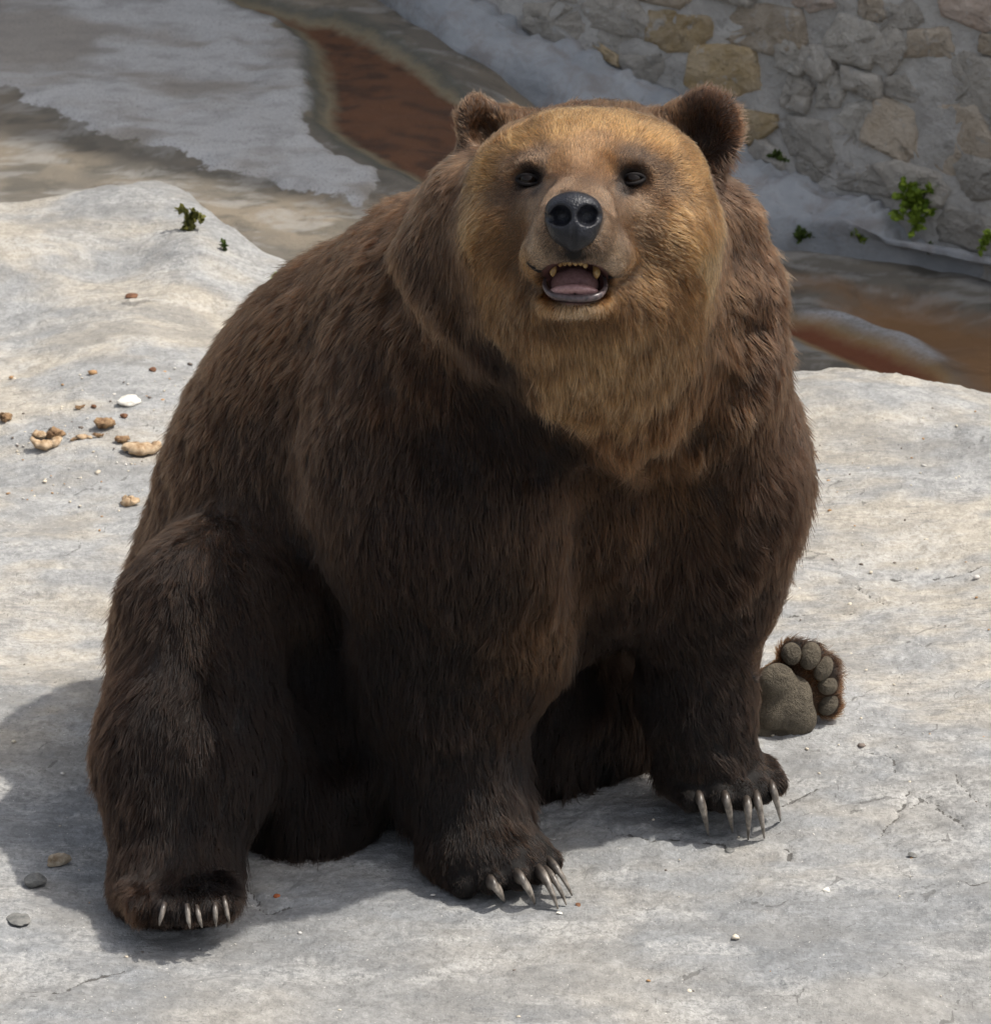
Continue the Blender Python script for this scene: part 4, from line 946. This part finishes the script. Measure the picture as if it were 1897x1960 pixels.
# ------------------------------------------------------------------ bear: fur
def fur_material():
    t = NT('bear_fur')
    h = t.n('ShaderNodeBsdfHairPrincipled', model='CHIANG', parametrization='COLOR')
    t.l(t.attr('fcol', 'Color'), h.inputs['Color'])
    h.inputs['Roughness'].default_value = .36; h.inputs['Radial Roughness'].default_value = .55
    h.inputs['Random Roughness'].default_value = .2; h.inputs['Coat'].default_value = 0.0; h.inputs['IOR'].default_value = 1.32
    t.l(h.outputs['BSDF'], t.out.inputs['Surface']); return t.m
def build_fur(N):
    tri = np.concatenate([BQ[:, [0, 1, 2]], BQ[:, [0, 2, 3]]])
    A, B, C = BV[tri[:, 0]], BV[tri[:, 1]], BV[tri[:, 2]]
    ar = np.linalg.norm(np.cross(B - A, C - A), axis=1) / 2
    cen = (A + B + C) / 3
    nrm = np.cross(B - A, C - A); nrm /= np.linalg.norm(nrm, axis=1, keepdims=True) + 1e-12
    tocam = CAM - cen; tocam /= np.linalg.norm(tocam, axis=1, keepdims=True)
    face = (nrm * tocam).sum(1)
    w = ar * np.where(face > -.25, 1.0, .35)
    hd = np.linalg.norm(cen - Hx(1111, 400, 0), axis=1)
    w *= 1 + 2.2 * smooth((.30 - hd) / .12)
    w *= 1 + 3.0 * smooth((.16 - np.linalg.norm(cen - Hx(1100, 420, .05), axis=1)) / .08)
    w *= np.where(cen[:, 2] < .004, .0, 1)
    w /= w.sum()
    idx = rng.choice(len(tri), N, p=w)
    u = rng.random((N, 2)); fl = u.sum(1) > 1; u[fl] = 1 - u[fl]
    p = A[idx] + (B - A)[idx] * u[:, :1] + (C - A)[idx] * u[:, 1:]
    n = normals_at(p)
    # bare skin: mouth, eyes, nose, sole
    keep = ~in_mouth(p, 1.02)
    pp = proj(p); dep = (p - CAM) @ FWD
    for ex in (1018, 1204):
        q = (p - Hx(ex, 342, surf_w(ex, 343))); keep &= ~((((q @ HB[0]) / .021) ** 2 + ((q @ HB[1]) / .0125) ** 2 < 1) & (np.abs(q @ HB[2]) < .05))
    q = p - Hx(1096, 425, NW - .01); keep &= ~((((q @ HB[0]) / .041) ** 2 + ((q @ HB[1]) / .039) ** 2 < 1) & (np.abs(q @ HB[2]) < .05))
    q = p - Hx(1096, 472, NW - .02); keep &= ~((((q @ HB[0]) / .013) ** 2 + ((q @ HB[1]) / .018) ** 2 < 1) & (np.abs(q @ HB[2]) < .05))
    onfoot = np.abs(p[:, 1] - PADW[1]) < .035
    def inel(cx, cy, rx, ry, rot=0):
        a = math.radians(rot); dx, dy = pp[:, 0] - cx, pp[:, 1] - cy
        X, Y = dx * math.cos(a) + dy * math.sin(a), -dx * math.sin(a) + dy * math.cos(a)
        return (X / rx) ** 2 + (Y / ry) ** 2 < 1
    keep &= ~(onfoot & (n @ FWD < -.2) & (inel(1500, 1345, 50, 58) | inel(1475, 1390, 52, 52) | inel(1530, 1375, 40, 42)))
    for (x, y) in TOEPAD: keep &= ~((np.abs(p[:, 1] - surf(x, y)[1]) < .03) & inel(x, y, 18, 22) & (n @ FWD < -.3))
    p, n = p[keep], n[keep]; N = len(p)
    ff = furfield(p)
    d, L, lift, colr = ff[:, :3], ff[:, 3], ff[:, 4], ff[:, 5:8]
    # the coat parts in locks: comb direction drifts, tips gather
    d = d / np.linalg.norm(d, axis=1, keepdims=True)
    body_w = smooth((L - .012) / .03)
    for k in range(3): d[:, k] += (.16 * noise3(p, 9, 200 + k) + .13 * noise3(p, 30, 210 + k)) * (.3 + .7 * body_w) + rng.normal(0, .10, N)
    d = d - n * (d * n).sum(1, keepdims=True); d /= np.linalg.norm(d, axis=1, keepdims=True) + 1e-9
    side = np.cross(n, d)
    Lr = L * (1 + .22 * noise3(p, 14, 220)) * np.clip(rng.normal(.92, .2, N), .35, 1.5)
    under = rng.random(N) < .35
    Lr = np.where(under, Lr * .6, Lr)
    lift = np.clip(lift * (1 + .55 * noise3(p, 24, 230) + .35 * noise3(p, 60, 231)) + rng.normal(0, .08, N), .08, 1.0)
    def grad(scale, seed, e):
        return np.stack([noise3(p + np.eye(3)[i] * e, scale, seed) - noise3(p - np.eye(3)[i] * e, scale, seed) for i in range(3)], 1) / (2 * e * scale)
    stretch = p
    g1 = grad(26, 240, .004); g2 = grad(70, 241, .0015)
    cl = (g1 * .005 + g2 * .0075) * np.clip(Lr / .05, .05, 1.5)[:, None] * (1.0 + .5 * noise3(p, 7, 250))[:, None]
    cl = cl * (1 - .6 * smooth((.30 - np.linalg.norm(p - Hx(1115, 400, -.05), axis=1)) / .10))[:, None]
    cl = cl - d * (cl * d).sum(1, keepdims=True) * .6
    K = 6; s = np.linspace(0, 1, K)
    pts = np.empty((N, K, 3)); pos = p - n * .0004; pts[:, 0] = pos
    lift = np.maximum(lift, .42 - 12 * Lr)
    curl = rng.normal(0, .10, N); wave = noise3(p, 40, 260) * .25
    for k in range(1, K):
        sm = (s[k] + s[k - 1]) / 2
        a = lift * (1.15 - .95 * sm)
        dirv = d * np.cos(a)[:, None] + n * np.sin(a)[:, None] + side * ((curl + wave) * sm)[:, None]
        dirv[:, 2] -= .12 * sm * body_w
        dirv /= np.linalg.norm(dirv, axis=1, keepdims=True)
        pos = pos + dirv * (Lr / (K - 1))[:, None]
        pts[:, k] = pos + cl * (s[k] ** 1.4)
    gz = ground_z(pts[:, :, 0], pts[:, :, 1]) + .002
    pts[:, :, 2] = np.maximum(pts[:, :, 2], gz)
    # colour: dark at the root, paler and warmer towards the tip, strand to strand variation; ramp steepened to paint in gap shade and tip glints
    var = np.exp(rng.normal(-.05, .42, N)) * (1 + .28 * noise3(p, 16, 270) + .18 * noise3(p, 45, 271))
    tipg = np.clip(rng.normal(1.45, .35, N), .8, 2.4)
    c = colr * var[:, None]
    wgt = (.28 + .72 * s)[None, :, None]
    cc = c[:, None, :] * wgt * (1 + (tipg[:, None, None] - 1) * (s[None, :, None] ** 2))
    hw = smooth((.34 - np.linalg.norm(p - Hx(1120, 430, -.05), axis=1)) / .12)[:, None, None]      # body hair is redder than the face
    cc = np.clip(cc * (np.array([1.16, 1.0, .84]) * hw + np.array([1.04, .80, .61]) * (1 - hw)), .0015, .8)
    r0 = np.clip(.00034 + .005 * Lr, .00028, .00052) * rng.uniform(.7, 1.2, N)
    rad = r0[:, None] * (1 - .78 * s ** 1.5)[None, :]
    cu = bpy.data.hair_curves.new('fur')
    cu.add_curves([K] * N)
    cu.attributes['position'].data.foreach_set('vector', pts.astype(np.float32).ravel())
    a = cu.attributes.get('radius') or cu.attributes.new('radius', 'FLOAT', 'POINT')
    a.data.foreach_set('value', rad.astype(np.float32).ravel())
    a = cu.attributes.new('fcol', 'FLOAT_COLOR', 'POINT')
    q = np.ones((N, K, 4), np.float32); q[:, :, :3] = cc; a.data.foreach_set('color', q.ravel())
    ob = bpy.data.objects.new('fur', cu); COL.objects.link(ob); ob.parent = bear
    cu.materials.append(fur_material())
    return ob
fur = build_fur(FURN)

# ================================================================== litter and plants
def GZ(px, py):
    g = G(px, py)
    for _ in range(8):
        z, _i = ground_z(np.array([g[0]]), np.array([g[1]]), True); g = G(px, py, float(z[0]))
    return g
def simple_mat(name, c1, c2, scale=60, rough=.8, bump=.5, bd=.004):
    t = NT(name); p = obj_coord(t); n = t.noise(p, scale, 5, .65)
    t.principled(t.mix(t.ramp(n, [(.36, 0.0), (.64, 1.0)]), c1, c2), rough, .25, bump=n, bump_strength=bump, bump_dist=bd); return t.m
M_BREAD = simple_mat('bread_crust', (.25, .155, .08), (.55, .42, .28))
M_BREAD2 = simple_mat('toasted_crust', (.14, .075, .04), (.36, .24, .13))
M_ROCK = simple_mat('broken_flint', (.22, .15, .085), (.52, .45, .35), 45)
M_CLOD = simple_mat('cement_clod', (.10, .10, .095), (.21, .205, .19), 70)
M_CHIP = simple_mat('white_chip', (.62, .58, .50), (.78, .75, .68), 80)
M_RED = simple_mat('red_crumb', (.25, .06, .025), (.42, .14, .05), 200)
M_LEAF_BIT = simple_mat('dry_scrap', (.10, .045, .025), (.22, .11, .06), 90)
def lump(name, px, py, w, h, mat, label, cat, seed, flat=.6, sharp=0.0, turn=0, group=None, sink=.12):
    rg = np.random.default_rng(seed)
    bm = bmesh.new(); bmesh.ops.create_icosphere(bm, subdivisions=3, radius=1.0)
    v = np.array([x.co[:] for x in bm.verts]); f = [[x.index for x in y.verts] for y in bm.faces]; bm.free()
    off = rg.uniform(-50, 50, 3)
    v = v * (1 + .22 * noise3(v + off, 1.3, seed)[:, None] + .10 * noise3(v + off, 3.5, seed + 1)[:, None])
    if sharp:
        for _ in range(11):
            d = rg.normal(0, 1, 3); d /= np.linalg.norm(d); lim = rg.uniform(.38, .7)
            k = np.maximum(v @ d - lim, 0); v = v - d * k[:, None] * sharp
    hw = w / 1187.5 / 2
    v = v * np.array([hw, hw * .9, hw * flat])
    a = math.radians(turn); v = v @ np.array([[math.cos(a), math.sin(a), 0], [-math.sin(a), math.cos(a), 0], [0, 0, 1]])
    g = GZ(px, py + h / 2 * .55)
    o = new_mesh(name, v + np.array([0, 0, -v[:, 2].min() * (1 - sink)]), f, mat, None, not sharp)
    o.location = g
    return tag(o, label, cat, group)
def crust(px, py, w, bend, mat, label, seed, thick=.011, turn=0):
    rg = np.random.default_rng(seed); L = w / 1187.5
    pts, rad = [], []
    for k in range(13):
        s = k / 12 - .5
        pts.append(np.array([s * L, bend * L * (s * s * 4 - .5) * .5, thick * .7 + bend * .02 * (s * s * 4)]) + rg.normal(0, .0012, 3))
        rad.append(thick * (.35 + .75 * math.sqrt(max(0, 1 - (2 * s) ** 2))) * rg.uniform(.82, 1.2))
    v, f = tube(pts, rad, 12, .75, (0, 0, 1)); v = np.array(v)
    v = v + .0032 * np.stack([noise3(v + seed, 120, seed + i) for i in range(3)], 1)
    v[:, 2] *= .8
    a = math.radians(turn); v = v @ np.array([[math.cos(a), math.sin(a), 0], [-math.sin(a), math.cos(a), 0], [0, 0, 1]])
    v[:, 2] -= v[:, 2].min() + .001
    o = new_mesh('bread_crust', v, f, mat); o.location = GZ(px, py)
    return tag(o, label, 'bread', 'bread scraps scattered on the slab')
crust(88, 856, 66, .5, M_BREAD, 'curved pale bread crust lying nearest the left edge of the picture', 1, .011, 8)
crust(106, 836, 42, -.4, M_BREAD2, 'toasted bread end leaning over the curved pale crust at left', 2, .010, 24)
crust(76, 838, 30, .2, M_BREAD, 'small bread piece behind the curved pale crust at far left', 3, .009, -20)
crust(156, 842, 48, -.3, M_BREAD, 'thin flat strip of bread in the middle of the scattered scraps', 4, .006, 10)
crust(187, 836, 26, .1, M_BREAD2, 'short bread stub just right of the thin bread strip', 5, .005, 0)
crust(200, 818, 40, .3, M_BREAD2, 'dark toasted bread lump farthest back among the scraps', 6, .013, 14)
crust(234, 846, 30, .0, M_BREAD2, 'brown oval bread bit left of the big crust by the bear', 7, .009, 0)
crust(272, 866, 84, .35, M_BREAD, 'big pale bread crust touching the back of the bear', 8, .017, 6)
crust(14, 806, 24, .2, M_BREAD2, 'small dark bread crumb at the very left edge of the picture', 9, .010, 20)
crust(249, 965, 30, .2, M_BREAD, 'lone bread lump beside the bear below the other scraps', 10, .012, -10)
crust(152, 782, 22, .1, M_BREAD2, 'narrow bread sliver on the slab above the scattered scraps', 11, .004, 6)
lump('food_pellet', 180, 777, 13, 12, M_LEAF_BIT, 'tiny reddish food pellet beside the narrow bread sliver', 'food', 21)
lump('food_pellet', 237, 795, 17, 13, M_LEAF_BIT, 'dark brown food pellet below the long white chip', 'food', 22)
lump('food_pellet', 293, 708, 16, 9, M_LEAF_BIT, 'brown food pellet nearest the slope of the back of the bear', 'food', 23)
lump('white_chip', 247, 768, 54, 14, M_CHIP, 'long white chip lying above the bread scraps', 'chip', 24, .3)
lump('dry_scrap', 252, 566, 32, 9, M_LEAF_BIT, 'brown dry scrap on the slab below the pale hump', 'scrap', 25, .25)
lump('stone', 111, 1645, 46, 38, M_ROCK, 'angular tan and white stone beside the hind foot of the bear', 'stone', 26, .72, .95, 20, 'loose stones beside the hind foot')
lump('cement_clod', 63, 1684, 62, 36, M_CLOD, 'flat dark grey cement clod left of the tan stone', 'clod', 27, .36, .6, 15, 'loose stones beside the hind foot')
lump('cement_flake', 34, 1758, 54, 16, M_CLOD, 'thin grey cement flake below the dark clod', 'flake', 28, .16, .5, -8, 'loose stones beside the hind foot')
lump('white_chip', 1583, 1702, 20, 20, M_CHIP, 'small white chip on the concrete below the right front paw', 'chip', 29, .4, .8, -50)
lump('white_chip', 1072, 1747, 13, 9, M_CHIP, 'tiny white flake at the claw tips of the left front paw', 'chip', 30, .4, .8)
lump('red_crumb', 530, 1716, 13, 10, M_RED, 'orange red crumb between the hind foot and front paw', 'crumb', 31)
lump('pebble', 1748, 1632, 26, 30, M_CLOD, 'flat grey pebble stuck in the concrete at right', 'pebble', 32, .25, .7, -60)
lump('pebble', 1397, 1628, 22, 8, M_CLOD, 'small grey pebble below the claws of the right front paw', 'pebble', 33, .3, .5)
lump('twig', 1106, 1732, 14, 9, M_LEAF_BIT, 'dark bit of twig right of the left front paw', 'twig', 34, .4, .5, -50)
# crumbs and grit nobody could count
def build_grit():
    bm = bmesh.new(); bmesh.ops.create_icosphere(bm, subdivisions=1, radius=1.0)
    bv = np.array([x.co[:] for x in bm.verts]); bf = np.array([[x.index for x in y.verts] for y in bm.faces]); bm.free()
    rg = np.random.default_rng(77); V, Fc, C = [], [], []
    spots = []
    for _ in range(300): spots.append((rg.uniform(-20, 430), 690 + 330 * rg.beta(1.6, 1.6)))
    for _ in range(110): spots.append((rg.uniform(0, 1897), rg.uniform(1150, 1950)))
    for _ in range(120): spots.append((rg.uniform(1450, 1897), rg.uniform(780, 1500)))
    g = np.array([G(x, y) for x, y in spots])
    for _ in range(4):
        z = ground_z(g[:, 0], g[:, 1]); g = np.array([G(x, y, zz) for (x, y), zz in zip(spots, z)])
    for k, q in enumerate(g):
        r = .0016 * math.exp(rg.normal(0, .55)); s = np.array([rg.uniform(.8, 2.0), rg.uniform(.8, 1.6), rg.uniform(.4, .9)]) * r
        v = bv * rg.uniform(.75, 1.25, (len(bv), 1)) * s; a = rg.uniform(0, 6.3)
        v = v @ np.array([[math.cos(a), math.sin(a), 0], [-math.sin(a), math.cos(a), 0], [0, 0, 1]])
        V.append(v + q + np.array([0, 0, s[2] * .4])); Fc.append(bf + k * len(bv))
        c = [(.62, .55, .44), (.40, .24, .12), (.16, .13, .11), (.55, .52, .48)][rg.choice(4, p=[.42, .16, .2, .22])]
        C.append(np.tile(np.array(c) * rg.uniform(.8, 1.15), (len(bv), 1)))
    t = NT('grit'); t.principled(t.attr('gcol', 'Color'), .85, .2)
    o = new_mesh('crumbs_and_grit', np.concatenate(V), np.concatenate(Fc), t.m); add_attr(o, 'gcol', np.concatenate(C))
    tag(o, 'fine pale crumbs and grit strewn over the concrete slab', 'grit', kind='stuff')
build_grit()

def leaf_mat(name, c1, c2):
    t = NT(name); n = t.noise(pos_node(t), 30, 4); oi = t.attr('shade')
    c = t.mix(oi, c1, c2)
    b = t.principled(c, .6, .3)
    tr = t.n('ShaderNodeBsdfTranslucent'); t.l(c, tr.inputs['Color'])
    mx = t.n('ShaderNodeMixShader'); mx.inputs['Fac'].default_value = .35
    t.l(b.outputs['BSDF'], mx.inputs[1]); t.l(tr.outputs['BSDF'], mx.inputs[2]); t.l(mx.outputs['Shader'], t.out.inputs['Surface']); return t.m
M_FERN = leaf_mat('fern_leaf', (.09, .15, .015), (.30, .40, .05)); M_MOSS = leaf_mat('moss_leaf', (.035, .055, .012), (.10, .15, .03))
M_WEED = leaf_mat('weed_leaf', (.06, .065, .015), (.20, .19, .05))
M_STEM = simple_mat('plant_stem', (.06, .07, .02), (.11, .12, .04), 90)
def plant(name, c0, wid, hgt, n, leaf, mat, label, cat, seed, out, group):
    "n leaflets on a few stems that leave c0; out = the way it grows"
    rg = np.random.default_rng(seed); root = thing(name, label, cat, tuple(c0), group)
    out = np.asarray(out, float); out /= np.linalg.norm(out)
    V, Fc, S, SV, SF = [], [], [], [], []
    stems = max(3, n // 14)
    for s in range(stems):
        tip = RIGHT * rg.normal(0, wid * .26) + UP * rg.uniform(-.5, .5) * hgt + out * rg.uniform(.4, 1.0) * min(wid, hgt) * .5
        mid = tip * .5 + out * .012 + np.array([0, 0, .01])
        pts = [np.zeros(3), mid * .5, mid, (mid + tip) / 2, tip]
        v, f = tube(pts, [.0022, .002, .0016, .0013, .0008], 5); SF += [tuple(i + len(SV) for i in q) for q in f]; SV += list(v)
        for k in range(n // stems):
            u = rg.uniform(.25, 1.0); b = mid * (u / .5) if u < .5 else mid + (tip - mid) * ((u - .5) / .5)
            d = rg.normal(0, 1, 3) + out * .6; d /= np.linalg.norm(d); sd = np.cross(d, rg.normal(0, 1, 3)); sd /= np.linalg.norm(sd)
            nn = np.cross(d, sd); l = leaf * rg.uniform(.6, 1.3); w = l * rg.uniform(.3, .5)
            i0 = len(V) * 1
            q = [b, b + d * l * .35 + sd * w - nn * l * .06, b + d * l * .75 + sd * w * .8 - nn * l * .12, b + d * l - nn * l * .25, b + d * l * .75 - sd * w * .8 - nn * l * .12, b + d * l * .35 - sd * w - nn * l * .06, b + d * l * .5 + nn * l * .05]
            V += q; Fc += [(i0, i0 + 1, i0 + 6), (i0 + 1, i0 + 2, i0 + 6), (i0 + 2, i0 + 3, i0 + 6), (i0 + 3, i0 + 4, i0 + 6), (i0 + 4, i0 + 5, i0 + 6), (i0 + 5, i0, i0 + 6)]
            S += [rg.uniform(0, 1)] * 7
    new_mesh('stem', SV, SF, M_STEM, root)
    o = new_mesh('foliage', V, Fc, mat, root, False); add_attr(o, 'shade', S)
    return root
grp = 'weeds growing from the cracks'
plant('leafy_plant', WP(1762, 392, .01), .11, .13, 260, .020, M_FERN, 'bright green leafy plant growing out of the stone wall', 'plant', 1, -WX * .2 + WN + np.array([0, 0, -.1]), grp)
plant('leafy_plant', WP(1893, 458, .03), .04, .05, 60, .015, M_FERN, 'green plant cut by the right edge of the picture', 'plant', 2, WN, grp)
plant('moss_tuft', WP(1490, 306, .06), .06, .03, 90, .009, M_MOSS, 'dark moss tuft in the seam above the cement bank', 'moss', 3, WN + np.array([0, 0, .4]), grp)
def BK(px, py):
    "where the picture ray meets the cement bank"
    d = ray(px, py); hit = bank.ray_cast(Vector(CAM), Vector(d / np.linalg.norm(d)))
    return np.array(hit[1]) if hit[0] else WP(px, py, .05)
plant('moss_tuft', BK(1532, 462), .085, .035, 130, .010, M_MOSS, 'wide dark moss tuft on the ledge below the cement bank', 'moss', 4, (0, -.5, 1), grp)
plant('moss_tuft', BK(1456, 458), .05, .04, 70, .009, M_MOSS, 'dark moss tuft half hidden behind the shoulder of the bear', 'moss', 5, (0, -.5, 1), grp)
plant('moss_tuft', BK(1646, 462), .04, .02, 50, .010, M_FERN, 'small yellow green tuft on the ledge left of the leafy plant', 'moss', 6, (0, -.5, 1), grp)
plant('moss_tuft', BK(1778, 486), .035, .02, 40, .009, M_MOSS, 'small green tuft on the ledge under the leafy plant', 'moss', 7, (0, -.5, 1), grp)
plant('weed', GZ(366, 436), .07, .05, 150, .013, M_WEED, 'olive weed on the pale hump at the far slab edge', 'weed', 8, (0, -.3, 1), grp)
plant('weed', GZ(526, 545), .02, .018, 40, .008, M_FERN, 'tiny green weed on the slab near the back of the bear', 'weed', 9, (0, -.3, 1), grp)
plant('weed', GZ(432, 478), .02, .02, 40, .008, M_MOSS, 'tiny olive weed just right of the weed on the pale hump', 'weed', 10, (0, -.3, 1), grp)
